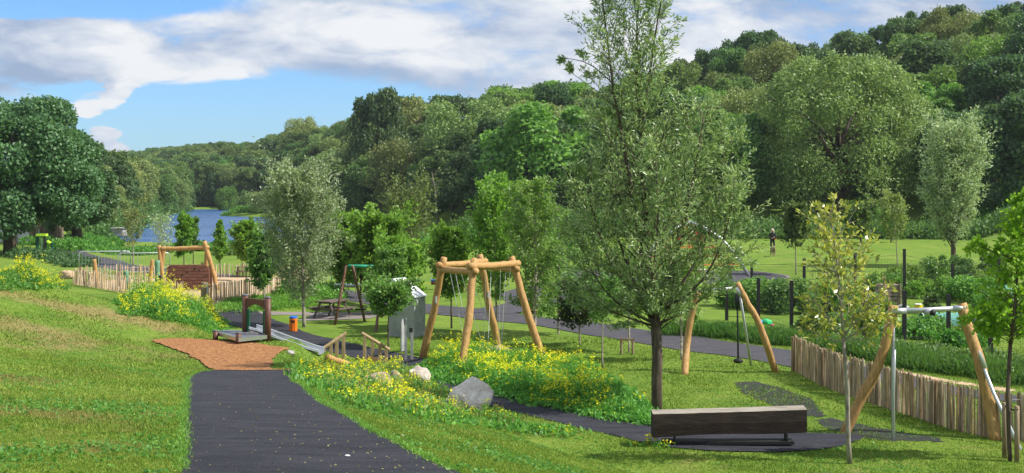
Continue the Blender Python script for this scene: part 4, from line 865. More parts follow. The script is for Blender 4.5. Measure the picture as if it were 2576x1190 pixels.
B('shore_bushes', 'bushes and small trees crowding the left edge of the lake', 'undergrowth', [XY(225, 164), XY(240, 176), XY(285, 194), XY(330, 230), XY(372, 290), XY(398, 318), XY(445, 352), XY(458, 398), XY(600, 404), XY(720, 400)], 6, [1.2, 1.8, 2.6, 3.6, 4.5, 5, 5, 5, 5, 5], 30000, .5, .32, 'leaf_wood', 209, lumps=170)
B('shrub_bed', 'dark low shrubs under the huge sycamore at the end of the left bank', 'shrubs', [XY(40, 98), XY(100, 97), XY(150, 93), XY(200, 86)], 3, [.5, .6, .6, .25], 8000, .2, .12, 'leaf_deep', 208, lumps=70)
# hedge/long grass strip in front of the allotment
HB = gl(((1700, 838), (1780, 842), (1900, 856), (1990, 868)))
B('long_grass', 'thick long grass along the plot fence left of the paling fence', 'grass', HB, 1.4, .34, 20000, .15, .03, 'blade_dark', 210, lumps=110, blades=16000, bl='blade_dark')
HB2 = gl(((2065, 872), (2150, 884), (2250, 908), (2350, 927), (2450, 942), (2600, 962)))
B('long_grass', 'thick dark long grass behind the right-hand paling fence', 'grass', HB2, 1.5, [.26, .32, .38, .34, .36, .36], 34000, .15, .03, 'blade_dark', 211, lumps=170, blades=30000, bl='blade_dark', vary=.25)
HB3 = gl(((2080, 868), (2200, 884), (2350, 905), (2500, 922), (2600, 935)))
B('undergrowth', 'leafy weeds between the long grass and the vegetable plots', 'undergrowth', HB3, 1.6, .3, 12000, .13, .08, 'leaf_wood', 212, lumps=110)
rngp = np.random.default_rng(77)
def shrub(name, label, u, v, hpx, rpx, mat, n, L, W, seed, group=None, stems=True):
    b = G(u, v); s = px(b[1]); r = thing(name, b, label, 'shrub', group); rng = np.random.default_rng(seed)
    mb = MB(); crown_lobes(mb, rng, np.array(b) + (0, 0, .02), hpx / s, rpx / s, 22, n, L, W, lobe=.34, interior=.4); mb.build('crown', mat, r)
    tb = MB()
    for i in range(7):
        a = rng.uniform(0, 6.28); q = rng.uniform(.3, .8); e = np.array(b) + (math.cos(a) * rpx / s * q, math.sin(a) * rpx / s * q, hpx / s * rng.uniform(.5, .9)); tb.tube([b, (b + e) / 2 + (0, 0, .05), e], [.02, .014, .006], 5)
    tb.build('trunk', 'bark', r); return r
SH = [('bushy green shrub behind the pendulum swing, at the plot fence', 1905, 800, 78, 62, 'leaf_birch', 5200), ('loose green shrub behind the plot fence left of the yellow tree', 1990, 810, 85, 60, 'leaf_wood', 5200),
      ('low shrub under the net climber end of the plot fence', 1840, 792, 60, 45, 'leaf_weed', 3200), ('fruit bush behind the yellow-leaved tree', 2110, 800, 70, 60, 'leaf_weed', 4200),
      ('airy young conifer-like shrub on the lawn edge beyond the plots', 2352, 722, 72, 36, 'leaf_birch', 3600), ('dark shrub beyond the plots near the silver willow', 2412, 715, 60, 34, 'leaf_wood', 2800),
      ('dark green bush in front of the far dark post at the right', 2500, 735, 85, 45, 'leaf_wood', 4000), ('bean rows grown into a loose bush in the plots', 2275, 745, 60, 50, 'leaf_fresh', 3000), ('leafy currant bush in the plots below the black compost bin', 2450, 775, 60, 60, 'leaf_weed', 4000),
      ('spreading soft fruit bush right of the yellow bucket', 2370, 765, 50, 55, 'leaf_fresh', 3200), ('dark leafy bush at the right end of the plots', 2550, 860, 110, 60, 'leaf_wood', 5200), ('low vegetable bush under the silver beam', 2330, 868, 42, 60, 'leaf_weed', 3600),
      ('dark shrub at the foot of the yellow-leaved tree crown', 2060, 868, 58, 55, 'leaf_wood', 4200), ('dense shrub between the grey pole swing and the plots', 2190, 862, 55, 50, 'leaf_weed', 3600)]
for i, (lab, u, v, h, r_, m_, n) in enumerate(SH): shrub('shrub', lab, u, v - 16 - (v > 780) * 6, h * .9, r_, m_, n, .13, .085, 300 + i)

BLD = [(1182, 1036, .6), (1053, 980, .45), (945, 998, .35)]
_pr = np.random.default_rng(123)
for _i, (_u, _v, _k) in enumerate(((2050, 770, 'low silvery herb clump left of the back plots'), (2095, 752, 'thin yellowish bush behind the yellow-leaved tree'), (2130, 785, 'rounded green plant between the plot posts'), (2195, 742, 'tall narrow raspberry row end beside the planter'), (2250, 742, 'feathery fennel clump above the planter box'), (2300, 752, 'light green bush directly above the yellow bucket'), (2345, 790, 'small dark cabbage-like plant under the steel bar'), (2385, 742, 'yellow-green bush below the conifer-like shrub'), (2425, 752, 'loose grey-green bush under the black compost bin'), (2475, 790, 'broad dark plant right of the steel bar'), (2520, 765, 'pale green bush at the right end of the plots'), (2480, 725, 'tall green bush right of the black compost bin'), (2560, 800, 'silvery bush half outside the right edge'), (2215, 812, 'low dark plant behind the left log leg'))):
    shrub('garden_plant', _k, _u, _v, _pr.uniform(26, 56), _pr.uniform(16, 34), ['leaf_silver', 'leaf_gold', 'leaf_weed', 'leaf_birch', 'leaf_fresh', 'leaf_maple', 'leaf_wood'][_i % 7], 1100, .12, .07, 900 + _i)
def flowers(name, label, region, n, h, seed, cat='wildflowers', fl=.5, dry=.0, leafn=26, hv=.3, headn=(3, 7), lush='leaf_weed', flr=None):
    """patch of tall yellow-flowered weeds; region: polygon of ground points; n plants"""
    rng = np.random.default_rng(seed); P = np.array([p[:2] for p in region]); mn, mx = P.min(0), P.max(0); xs = []; 
    while len(xs) < n:
        q = rng.uniform(mn, mx, (n, 2)); q = q[polysd(q[:, 0], q[:, 1], P) < 0]
        for (bu, bv, br) in BLD: g_ = G(bu, bv); q = q[(((q[:, 0] - g_[0]) / br) ** 2 + ((q[:, 1] - g_[1]) / (br * 1.3)) ** 2 > 1) | (rng.random(len(q)) < .12)]
        xs.extend(q.tolist())
    Q = np.array(xs[:n]); z = T_(Q[:, 0], Q[:, 1]); edge = np.clip(-polysd(Q[:, 0], Q[:, 1], P) / .5, .35, 1)
    clump = .75 + .35 * np.sin(Q[:, 0] * 2.1 + 1) * np.cos(Q[:, 1] * 1.7); H = h * edge * clump * rng.uniform(1 - hv, 1 + hv, n)
    mb = MB(); base = np.c_[Q, z]
    # basal and stem leaves
    k = np.repeat(np.arange(n), leafn); t = rng.random(len(k)) ** 1.3; lp = base[k] + np.c_[rng.normal(0, .13, (len(k), 2)) * (1.1 - .6 * t)[:, None], t * H[k] * .8]
    leaves(mb, lp, rdir(rng, len(k)) + np.array((0, 0, .4)), .14 * (1.15 - .7 * t), .06 * (1.15 - .6 * t), rng)
    # stems
    ns = 3; k = np.repeat(np.arange(n), ns); d = np.c_[rng.normal(0, .22, (len(k), 2)), np.ones(len(k))]; Hs = H[k] * rng.uniform(.7, 1.15, len(k))
    tip = base[k] + d * Hs[:, None]; leaves(mb, base[k], d, Hs * 1.0, .016, rng, mi=2 if dry else 1)
    # flower heads
    pat = np.clip(1.1 + 1.6 * np.sin(Q[k, 0] * 1.9 + 2) * np.sin(Q[k, 1] * 1.3 + Q[k, 0]), .15, 2.6)
    flo = (rng.random(len(k)) < pat * fl * (flr(tip) if flr else 1)); tp = tip[flo]; m = 7; kk = np.repeat(np.arange(len(tp)), m)
    fp = tp[kk] + rng.normal(0, .026, (len(kk), 3)) - np.c_[np.zeros((len(kk), 2)), rng.random(len(kk)) ** 2 * .06]
    leaves(mb, fp, rdir(rng, len(kk)) * np.array((1, 1, .5)) + np.array((0, 0, .1)), .044, .038, rng, mi=3, nrm=np.tile((0, 0, 1.), (len(kk), 1)) * .7)
    if dry:
        nd = int(n * dry * 5); j = rng.integers(0, n, nd); bp = base[j] + np.c_[rng.normal(0, .15, (nd, 2)), np.zeros(nd)]
        leaves(mb, bp, np.c_[rng.normal(0, .25, (nd, 2)), np.ones(nd)], H[j] * rng.uniform(.5, 1.0, nd), .014, rng, mi=2)
    o = mb.build(name, [lush, 'blade_long', 'dry_stem', 'petal']); return tag(o, label, cat, kind='stuff')
BED1 = gl(((742, 948), (768, 925), (810, 915), (900, 921), (985, 930), (1040, 938), (1080, 965), (1130, 1000), (1240, 1030), (1330, 1075), (1470, 1090), (1440, 1100), (1330, 1090), (1230, 1076), (1080, 1062), (960, 1040), (880, 1020), (810, 985)))
flowers('wildflower_bed', 'yellow-flowered weeds along the right edge of the near path, around the boulders', BED1, 1700, .42, 401, hv=.4, fl=.19, dry=1.0, leafn=24)
BED2 = gl(((1050, 930), (1090, 915), (1160, 902), (1260, 905), (1400, 925), (1500, 950), (1560, 980), (1620, 1030), (1645, 1072), (1600, 1068), (1500, 1050), (1400, 1030), (1300, 1008), (1180, 975), (1090, 950)))
flowers('wildflower_bed', 'taller lush yellow-flowered weeds between the path and the log pyramid swing', BED2, 2800, .66, 402, hv=.35, fl=.15, leafn=34, flr=lambda p: np.clip(1.6 - .5 * (p[:, 0] - .8), .1, 1.5) * np.where(p[:, 0] > 2.2, .25, 1))
BED3 = gl(((300, 770), (330, 758), (430, 755), (500, 780), (560, 812), (572, 830), (500, 826), (430, 812), (350, 800), (305, 792)))
flowers('wildflower_clump', 'dense clump of yellow-flowered plants on the crest of the left bank', BED3, 1300, .98, 403, fl=.55, leafn=44, flr=lambda p: np.clip(1.4 - .35 * (p[:, 0] + 12), .05, 1.2))
BED4 = gl(((-60, 715), (0, 705), (60, 706), (120, 712), (165, 722), (120, 728), (40, 730), (-60, 735)))
flowers('wildflower_clump', 'long drift of yellow flowers at the far left on the bank', BED4, 1100, .85, 404, fl=.62, leafn=40)
flowers('wildflower_clump', 'a few yellow flowers growing right in front of the timber beam bench', gl(((1575, 1118), (1615, 1108), (1690, 1128), (1650, 1140))), 7, .42, 405, fl=.8, leafn=6)
B('mound_grass', 'long rough grass on the mound in front of the sand pit', 'grass', gl(((560, 780), (620, 770), (700, 762), (780, 762))), 1.8, .16, 9000, .13, .03, 'blade_long', 220, lumps=160)
B('nettle_patch', 'nettles and docks beside the end of the paling fence, left of the picnic table', 'undergrowth', gl(((745, 745), (800, 742), (845, 752))), 1.6, .55, 6500, .14, .08, 'leaf_weed', 221, lumps=40)

# ---- lawn grass blades, denser and finer near the camera
MATS = [[tuple(G(u, v)[:2]) for u, v in L_] for L_ in (((2370, 1113), (2240, 1110), (2150, 1100), (2080, 1080), (2050, 1058), (2090, 1052), (2180, 1072), (2270, 1088), (2360, 1102)), ((1845, 962), (1900, 960), (1980, 982), (2045, 1008), (2075, 1050), (2000, 1045), (1930, 1016), (1870, 988)))]
for i, mp in enumerate(MATS): sheet('rubber_mat', mp, 'mat_worn', .01, .10, edge=.05, seed=30 + i)
def lawn_grass():
    rng = np.random.default_rng(9); N = 900000; Y = 1 / rng.uniform(1 / 46., 1 / 9.5, N); U = rng.uniform(-60, 2640, N); x = (U - CU) / F * Y
    z = T_(x, Y); sv = VH + (HC - z) * F / Y; ok = (sv < 1240) & (sv > 600)
    for (poly, m_) in ((PATH_POLY, .0), (PAD, .02), (MULCH, .05)):
        ok &= polysd(x, Y, poly) > m_ - .03 * rng.random(N)
    for mp in MATS: ok &= (polysd(x, Y, mp) > 0) | (rng.random(N) < .72)
    for C, W in RIB:
        near = (Y < 60)
        if C[:, 1].min() > 60: continue
        Cc = C[::2]; Wc = W[::2]; d2 = np.full(N, 1e9); idx = np.where(ok)[0]
        for ch in np.array_split(idx, 40):
            dd = (x[ch][:, None] - Cc[None, :, 0]) ** 2 + (Y[ch][:, None] - Cc[None, :, 1]) ** 2; j = dd.argmin(1)
            d2[ch] = np.sqrt(dd[np.arange(len(ch)), j]) - Wc[j] * .5
        ok &= d2 > -.01
    x, Y, z = x[ok], Y[ok], z[ok]; n = len(x); print('blades', n)
    sc = (Y / 20.) ** .55; h = .032 * sc * rng.uniform(.6, 1.5, n) * (1 + .5 * np.sin(x * 1.7) * np.sin(Y * 1.1)); w = .011 * (Y / 12.) ** .8 * rng.uniform(.7, 1.3, n)
    d = unit(np.c_[rng.normal(0, .55, (n, 2)), np.ones(n)]); s = unit(np.cross(d, rdir(rng, n)))
    Pb = np.c_[x, Y, z - .004]; V = np.stack([Pb - s * w[:, None] * .5, Pb + s * w[:, None] * .5, Pb + d * h[:, None]], 1)
    dr = dryness(x, Y)
    o = MB().add(V.reshape(-1, 3), np.arange(3 * n).reshape(n, 3)).build('lawn_grass', 'blade', attr={'dry': np.repeat(dr, 3)})
    tag(o, 'mown grass covering the banks and lawn around the paths', 'grass', kind='stuff')
lawn_grass()

def clover():
    rng = np.random.default_rng(19); N = 26000; Y = 1 / rng.uniform(1 / 40., 1 / 9.5, N); U = rng.uniform(-60, 2640, N); x = (U - CU) / F * Y
    ok = (rng.random(N) < np.clip(.25 + 1.2 * np.sin(x * 1.1 + 1) * np.sin(Y * .8), .03, 1))
    for poly in (PATH_POLY, PAD, MULCH): ok &= polysd(x, Y, poly) > 0
    C, W = RIB[0]; d2 = np.sqrt(((x[:, None] - C[None, :, 0]) ** 2 + (Y[:, None] - C[None, :, 1]) ** 2).min(1)); ok &= d2 > 1.0
    edge = np.array(PATH_POLY); x, Y = x[ok], Y[ok]; k = np.repeat(np.arange(len(x)), 5); z = T_(x, Y)
    P = np.c_[x, Y, z + .012][k] + rng.normal(0, .03, (len(k), 3)) * (1, 1, .25); mb = MB(); leaves(mb, P, rdir(rng, len(k)) * (1, 1, .3) + np.array((0, 0, .35)), .038, .03, rng)
    tag(mb.build('clover', 'leaf_weed'), 'clover and small weeds scattered through the near lawn', 'ground cover', kind='stuff')
    # ragged fringe of longer grass along the path edges
    mb = MB(); R = []
    for a, b in zip(p_left[:-1], p_left[1:]): R += [a * (1 - t) + b * t for t in rng.random(int(np.linalg.norm(b - a) * 150))]
    for a, b in zip(p_right[:-1], p_right[1:]): R += [a * (1 - t) + b * t for t in rng.random(int(np.linalg.norm(b - a) * 260))]
    R = np.array(R); R[:, :2] += rng.normal(0, .035, (len(R), 2)); R[:, 2] = T_(R[:, 0], R[:, 1]) + .012
    leaves(mb, R, rng.normal(0, .5, R.shape) + np.array((0, 0, .8)), .045, .010, rng); tag(mb.build('grass_fringe', 'blade_long'), 'longer ragged grass along both edges of the near path', 'grass', kind='stuff')
    mb = MB(); n = 1500; Y = 1 / rng.uniform(1 / 32., 1 / 10., n); x = (rng.uniform(440, 1200, n) - CU) / F * Y; sdp = polysd(x, Y, PATH_POLY); ok = (sdp < .05) & (sdp > -.09 - 1.2 * (rng.random(n) < .25)); x, Y = x[ok], Y[ok]
    leaves(mb, np.c_[x, Y, T_(x, Y) + .026], rdir(rng, len(x)) * (1, 1, .08), .026, .017, rng, nrm=np.tile((0, 0, 1.), (len(x), 1))); tag(mb.build('leaf_litter', 'dry_stem'), 'dry leaf litter lying along the edges of the near path', 'litter', kind='stuff')
clover()
# ------------------------------------------------------------------ objects
R_ = random.Random(5)
rngo = np.random.default_rng(55)
def V3(*a): return np.array(a, float)
def log(pts, r0, r1, n=12, knob=.04, seg=14, seed=None, mb=None, bend=.0):
    """slightly knobbly peeled log along points"""
    pts = np.asarray(pts, float); s = np.r_[0, np.cumsum(np.linalg.norm(np.diff(pts, axis=0), axis=1))]; t = np.linspace(0, s[-1], seg)
    C = np.c_[tuple(np.interp(t, s, pts[:, i]) for i in range(3))]
    k = 1; 
    for _ in range(2): C[1:-1] = (C[:-2] + 2 * C[1:-1] + C[2:]) / 4
    rg = np.random.default_rng(seed if seed is not None else R_.randint(0, 9999)); mb = mb or MB()
    C = C + np.r_[[[0, 0, 0]], rg.normal(0, knob * .35 * r0 / .1, (seg - 2, 3)), [[0, 0, 0]]] * .35
    mb.tube(C, np.linspace(r0, r1, seg) * (1 + rg.normal(0, knob, seg)), n, wob=.012, rng=rg); return mb
# near timber beam bench
def bench():
    a = G(1700, 1128); Y = 26.6; z0 = tz((1840 - CU) / F * Y, Y)
    pl = A(1641, 1070, Y); pr = A(2037, 1066, Y); s = px(Y); r = thing('beam_bench', ((pl[0] + pr[0]) / 2, Y + .2, z0), 'long floating dark timber beam bench with shade painted on its front and light on its top at the end of the path', 'bench')
    x0, x1 = pl[0], pr[0]; zt = HC - (1039 - VH) / s; zb = HC - (1099 - VH) / s; zt2 = zt + .015
    rg = np.random.default_rng(3); mb = MB(); n = 30; xs = np.linspace(x0, x1, n)
    wv = rg.normal(0, .004, n).cumsum() * .25
    def ring(x, i):
        e = .012 * math.sin(i * .9); b = zb + (.018 * math.sin(x * 2.1) + .01) + (i / n) * .01
        return [(x, Y, b), (x, Y - .015, (b + zt) / 2), (x, Y + .0 + e * .3, zt + wv[i] - .008), (x, Y + .02, zt + wv[i]), (x, Y + .33, zt2 + wv[i] + .01), (x, Y + .35, zt2 - .01 + wv[i]), (x, Y + .35, b)]
    rings = [ring(x, i) for i, x in enumerate(xs)]; m = 7; V = np.array(rings).reshape(-1, 3); V[:, 1] += (V[:, 0] - x0) / (x1 - x0) * .35 - .1; V[:, 2] += (V[:, 0] - x0) / (x1 - x0) * .03; f = []
    for i in range(n - 1):
        for j in range(m):
            f.append((i * m + j, i * m + (j + 1) % m, (i + 1) * m + (j + 1) % m, (i + 1) * m + j))
    mb.add(V, f); top = [(q[3] // 1) for q in f]
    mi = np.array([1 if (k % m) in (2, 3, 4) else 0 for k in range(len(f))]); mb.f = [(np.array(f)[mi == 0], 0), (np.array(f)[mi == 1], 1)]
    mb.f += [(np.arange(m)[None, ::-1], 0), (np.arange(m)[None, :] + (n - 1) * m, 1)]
    mb.build('beam', ['dark_timber_shade', 'timber_lit'], r)
    for u in (1700, 1983):
        x = (u - CU) / F * Y; MB().box((x, Y + .24, (z0 + zb) / 2 + .01), (.018, .3, zb - z0 + .06)).build('leg', 'black', r)
    MB().box(((x0 + x1) / 2 - .03, Y + .24, z0 + .075), ((1983 - 1700) / s + .35, .34, .06)).build('base_plate', 'rubber', r)
bench()
# chestnut paling fences
def paling(name, label, line, h, mat, seed, w=.045, gap=.02, lean=.05, wires=2, post_every=2.2, hv=.05, gone=(), poststyle='stake', post_h=1.08):
    rg = np.random.default_rng(seed); P = np.array([p[:2] for p in line]); s = np.r_[0, np.cumsum(np.linalg.norm(np.diff(P, axis=0), axis=1))]
    r = thing(name, (P[0][0], P[0][1], tz(*P[0])), label, 'fence'); mb = MB(); t = 0
    def pt(t): return np.array((np.interp(t, s, P[:, 0]), np.interp(t, s, P[:, 1])))
    while t < s[-1]:
        q = pt(t) + rg.normal(0, .012, 2); z = tz(*q); hh = h * (1 + rg.normal(0, hv)); ww = w * rg.uniform(.6, 1.35)
        l = rg.normal(0, lean, 2) * hh
        mb.tube([(q[0], q[1], z - .08), (q[0] + l[0] * .5 + rg.normal(0, .006), q[1] + l[1] * .5, z + hh * .5), (q[0] + l[0], q[1] + l[1], z + hh - .03), (q[0] + l[0], q[1] + l[1], z + hh)], [ww * .55, ww * .52, ww * .42, ww * .2], 5, wob=.08, rng=rg)
        t += ww + gap * rg.uniform(.4, 1.8)
    mb.build('pale_panel', mat, r)
    for f in np.linspace(.25, .85, wires):
        n = int(s[-1] / .3) + 2; tt = np.linspace(0, s[-1], n); L_ = [np.r_[pt(x), tz(*pt(x)) + h * f] for x in tt]
        MB().tube(L_, .006, 4).build('wire', 'galv', r)
    n = max(2, int(s[-1] / post_every)); 
    d = unit(np.gradient(P, axis=0))
    for k in range(n + 1):
        q = pt(s[-1] * k / n); e = pt(min(s[-1], s[-1] * k / n + .1)) - pt(max(0, s[-1] * k / n - .1)); nn = unit(np.array((e[1], -e[0]))); q = q + nn * .07; z = tz(*q)
        MB().tube([(q[0], q[1], z - .1), (q[0], q[1], z + h * post_h)], .045, 8).build('post', 'stake', r)
    return r
FR = gl(((2001, 934), (2060, 966), (2120, 991), (2200, 1016), (2300, 1050), (2400, 1082), (2500, 1104), (2620, 1112)))
paling('paling_fence', 'split chestnut paling fence running along the path at the lower right', FR, .95, 'pale', 1, w=.055, gap=.006, lean=.03, post_every=2.6, post_h=.98, hv=.022)
b0 = G(2000, 936); 
ringF = gl(((781, 729), (700, 742), (600, 752), (512, 766)))
ringL = gl(((455, 756), (420, 750), (330, 738), (259, 728), (225, 722), (184, 714), (215, 709), (290, 706), (380, 703), (460, 700), (560, 698), (640, 698), (720, 702), (765, 712), (781, 727)))
paling('paling_fence', 'low pale fence closing the front of the sand pit right of the gate post', ringF, .74, 'pale_new', 2, w=.05, gap=.012, lean=.02, hv=.03)
paling('paling_fence', 'open pale fence curving round the left and back of the sand pit', ringL, .78, 'pale_new', 3, w=.05, gap=.075, lean=.04, hv=.05)
gp = G(512, 767); r = thing('gate_post', gp, 'thick dark timber gate post at the sand pit entrance', 'post'); MB().tube([gp - (0, 0, .1), gp + (0, 0, .9)], .11, 9).build('post', 'stake', r); MB().tube([gp + (.12, .02, -.1), gp + (.13, .02, .88)], .05, 8).build('brace', 'galv', r)
# log pyramid swing
def pyramid():
    feet = {'left': (1062, 897, 40.6), 'near': (1160, 941, 36.9), 'far': (1256, 881, 42.5), 'right': (1370, 909, 39.7)}
    tops = {'left': (1117, 648, 39.8), 'near': (1193, 651, 38.0), 'far': (1207, 641, 41.9), 'right': (1286, 646, 40.0)}
    r = thing('log_swing', A(1210, 900, 39.8) * (1, 1, 0), 'four-legged peeled log pyramid frame with a chain-hung log nest', 'swing'); P = {}
    for k in feet:
        u, v, Y = feet[k]; f = A(u, v, Y); f[2] = tz(f[0], f[1]) - .1; t = A(*tops[k]); P[k] = (f, t)
        m = (f + t) / 2 + (.05 if k in ('left', 'near') else -.04, 0, 0)
        log([f, f * .7 + t * .3 + (0, 0, 0), m, f * .2 + t * .8, t], .115, .095, seed=hash_(k)).build('leg', 'log', r, True)
    def bm(a, b, ua, ub, dz, ext=.28, rr=.10, seed=0):
        A_ = P[a][1] * .9 + P[a][0] * .1; B_ = P[b][1] * .9 + P[b][0] * .1; d = unit(B_ - A_); off = np.array((d[1], -d[0], 0)) * .0
        p0 = A_ - d * ext + (0, 0, dz); p1 = B_ + d * ext + (0, 0, dz)
        log([p0, (p0 + p1) / 2 + (0, 0, -.03), p1], rr, rr * .95, seed=seed).build('beam', 'log', r, True)
    bm('left', 'near', 0, 0, -.02, .2, .10, 1); bm('near', 'right', 0, 0, .12, .22, .10, 2); bm('left', 'far', 0, 0, .10, .25, .095, 3); bm('far', 'right', 0, 0, -.03, .2, .095, 4)
    for k, dx in (('left', .03), ('far', .02)):
        f, t = P[k]; c = f * .4 + t * .6
        MB().tube([c - (0, 0, .1) + (dx, -.1, 0), c + (dx, -.1, .1)], .035, 6).build('shackle', 'galv', r)
    # nest of short logs and its chains
    c = A(1218, 880, 39.6); c[2] = .33
    n0 = thing('log_nest', c - (0, 0, .1), 'rough nest of short bark logs hanging under the log pyramid frame', 'swing seat')
    for i in range(6):
        x = -.5 + i * .2; a = rad(62 + 6 * math.sin(i)); d = V3(math.cos(a), math.sin(a), 0) * .42
        log([c + (x, 0, .04 * math.sin(i * 2)) - d, c + (x, 0, .04 * math.sin(i * 2)) + d], .09, .085, seed=i, seg=6).build('log', 'bark_pale' if i % 2 else 'rail', n0, True)
    log([c + (-.3, -.15, -.12), c + (.7, .05, -.12)], .1, .1, seed=20, seg=6).build('log', 'rail', n0, True)
    anchors = [(-.5, -.35), (-.4, .38), (.42, -.38), (.48, .35), (0, -.4), (0.1, .4)]
    def beam_pt(a, b, t): return (P[a][1] * .9 + P[a][0] * .1) * (1 - t) + (P[b][1] * .9 + P[b][0] * .1) * t
    for i, ((a, b, t), j) in enumerate(((('left', 'near', .25), 0), (('left', 'near', .6), 4), (('left', 'far', .3), 1), (('near', 'right', .3), 4), (('near', 'right', .65), 2), (('far', 'right', .3), 5), (('far', 'right', .75), 3), (('left', 'near', .85), 2), (('near', 'right', .9), 3), (('near', 'right', .1), 0))):
        p = beam_pt(a, b, t); q = c + (anchors[j][0], anchors[j][1], .06); MB().tube([p, p * .5 + q * .5 - (0, 0, .02), q], .007, 4).build('chain', 'chain', n0)
def hash_(k): return sum(map(ord, k))
pyramid()
# slide platform
def slide():
    Yp = 37.6; b = A(665, 868, Yp); z0 = tz(b[0], b[1]); r = thing('slide_platform', (b[0], b[1], z0), 'low brown-post platform with arched gate and steel slide going down the bank', 'slide'); s = px(Yp)
    X = lambda u, Y=Yp: (u - CU) / F * Y
    zd = HC - (842 - VH) / s       # deck height
    for u, Y, vt in ((617, 38.4, 744), (674, Yp, 750)):
        x = X(u, Y); z = tz(x, Y); zt = HC - (vt - VH) / px(Y)
        MB().tube([(x, Y, z - .1), (x, Y, zt)], .085, 14).build('post', 'brown_plastic', r, True); MB().tube([(x, Y, zt), (x, Y, zt + .03), (x, Y, zt + .045)], [.09, .085, .04], 14).build('post_cap', 'grey_cap', r.children[-1], True)
    for u, Y, vt in ((542, 38.2, 833), (600, 36.9, 838)):
        x = X(u, Y); z = tz(x, Y); zt = HC - (vt - VH) / px(Y)
        MB().tube([(x, Y, z - .1), (x, Y, zt)], .075, 14).build('post', 'brown_plastic', r, True); MB().tube([(x, Y, zt), (x, Y, zt + .025)], [.08, .06], 14).build('post_cap', 'grey_cap', r.children[-1], True)
    # arched header between the tall posts
    a0 = V3(X(617, 38.4), 38.4, 0); a1 = V3(X(674), Yp, 0); L = np.linalg.norm(a1 - a0); d = (a1 - a0) / L; ang = math.atan2(d[1], d[0]); zt = HC - (757 - VH) / s; R = Matrix.Rotation(ang, 4, 'Z')
    arch = [(0.03, .24), (0.03, 0)] ; top = [(0, .24)]
    pr = [(.04, .28), (.04, -.02), (.12, .02)] + [(L * (.2 + .6 * t), .06 + .07 * math.sin(math.pi * t)) for t in np.linspace(0, 1, 9)] + [(L - .12, .02), (L - .04, -.02), (L - .04, .28)]
    MB().prism(pr, -.03, .03, R, (a0[0], a0[1], zt - .26)).build('arch_panel', 'brown_plastic', r)
    for t in (.14, L - .14):
        c = a0 + d * t; MB().box((c[0], c[1], (zd + zt - .3) / 2 + .02), (.15, .045, zt - .3 - zd), R).build('side_panel', 'deep_green', r)
    # deck: five-sided plate with white rim
    cs = [V3(X(540, 38.5), 38.5, 0), V3(X(601, 36.75), 36.75, 0), V3(X(672, 37.5), 37.5, 0), V3(X(622, 38.6), 38.6, 0), V3(X(575, 38.9), 38.9, 0)]
    top = np.array([(c[0], c[1], zd) for c in cs]); bot = top - (0, 0, .10)
    m = MB(); n = len(cs); m.add(np.r_[top, bot], [(i, (i + 1) % n, n + (i + 1) % n, n + i) for i in range(n)], 1); m.f.append((np.arange(n)[None, :], 0)); m.f.append((np.arange(n, 2 * n)[None, ::-1], 1)); m.build('deck', ['grey_cap', 'steel'], r)
    # trough
    A0 = np.array(A(636, 822, 38.2)); A0[2] = zd + .03; end = G(802, 893); A1 = V3(end[0], end[1], tz(end[0], end[1]) + .02)
    pts = [A0, A0 * .86 + A1 * .14 + (0, 0, .02), A0 * .5 + A1 * .5, A0 * .1 + A1 * .9, A1 + (A1 - A0) * (.04, .04, 0)]
    dd = unit((A1 - A0) * (1, 1, 0)); side = np.array((-dd[1], dd[0], 0)); w = .31
    prof = [(-w - .03, .10), (-w, .14), (-w, .12), (-w + .03, .02), (-w * .5, 0), (w * .5, 0), (w - .03, .02), (w, .12), (w, .14), (w + .03, .10)]
    V = []; 
    for p in pts:
        for a, z in prof: V.append(p + side * a + (0, 0, z))
    k = len(prof); f = [(i * k + j, i * k + j + 1, (i + 1) * k + j + 1, (i + 1) * k + j) for i in range(len(pts) - 1) for j in range(k - 1)]
    m = MB(); m.add(V, f); o = m.build('chute', 'steel', r); sm = o.modifiers.new('t', 'SOLIDIFY'); sm.thickness = .012
    for a in (-w, w): MB().tube([p + side * a + (0, 0, .14) for p in pts], .022, 8).build('side_rail', 'galv', o)
    st = A(585 + 50, 866, 37.9); rock('boulder', 'rounded brown stone lying under the slide platform', (st[0], st[1], tz(st[0], st[1])), (.34, .24, .2), 'stone', 31)
def rock(name, label, loc, size, mat, seed, rough=.22, rz=0, mesh_only=False):
    import bmesh
    bm = bmesh.new(); bmesh.ops.create_icosphere(bm, subdivisions=4, radius=1); rg = np.random.default_rng(seed)
    planes = [(unit(rg.normal(0, 1, 3)), rg.uniform(.58, .95)) for _ in range(13)]; ph = rg.uniform(0, 6, 9)
    for v in bm.verts:
        p = np.array(v.co); 
        for nn, d in planes:
            e = p @ nn - d
            if e > 0: p = p - nn * e * .92
        k = 1 + rough * .4 * (math.sin(p[0] * 4 + ph[0]) * math.sin(p[1] * 4.5 + ph[1]) + .5 * math.sin(p[2] * 9 + ph[2]) * math.sin(p[0] * 8 + ph[3])) + rg.normal(0, .006)
        v.co = Vector((p * k * np.array(size)).tolist())
    me = bpy.data.meshes.new(name); bm.to_mesh(me); bm.free(); me.materials.append(M[mat]); o = bpy.data.objects.new(name, me); COL.objects.link(o); o.location = (loc[0], loc[1], loc[2] + size[2] * .45); o.rotation_euler = (0, 0, rz)
    return tag(o, label, 'rock')
slide()
def rock_at(label, u0, u1, vt, vb, seed, mat='stone', Y=None, rz=0, name='boulder'):
    c = G((u0 + u1) / 2, vb); s = px(c[1]); w = (u1 - u0) / s / 2; h = (vb - vt) / s
    return rock(name, label, (c[0], c[1] + w * .3, c[2] - h * .1), (w * 1.08, w * .8, h / 1.3), mat, seed, rz=rz)
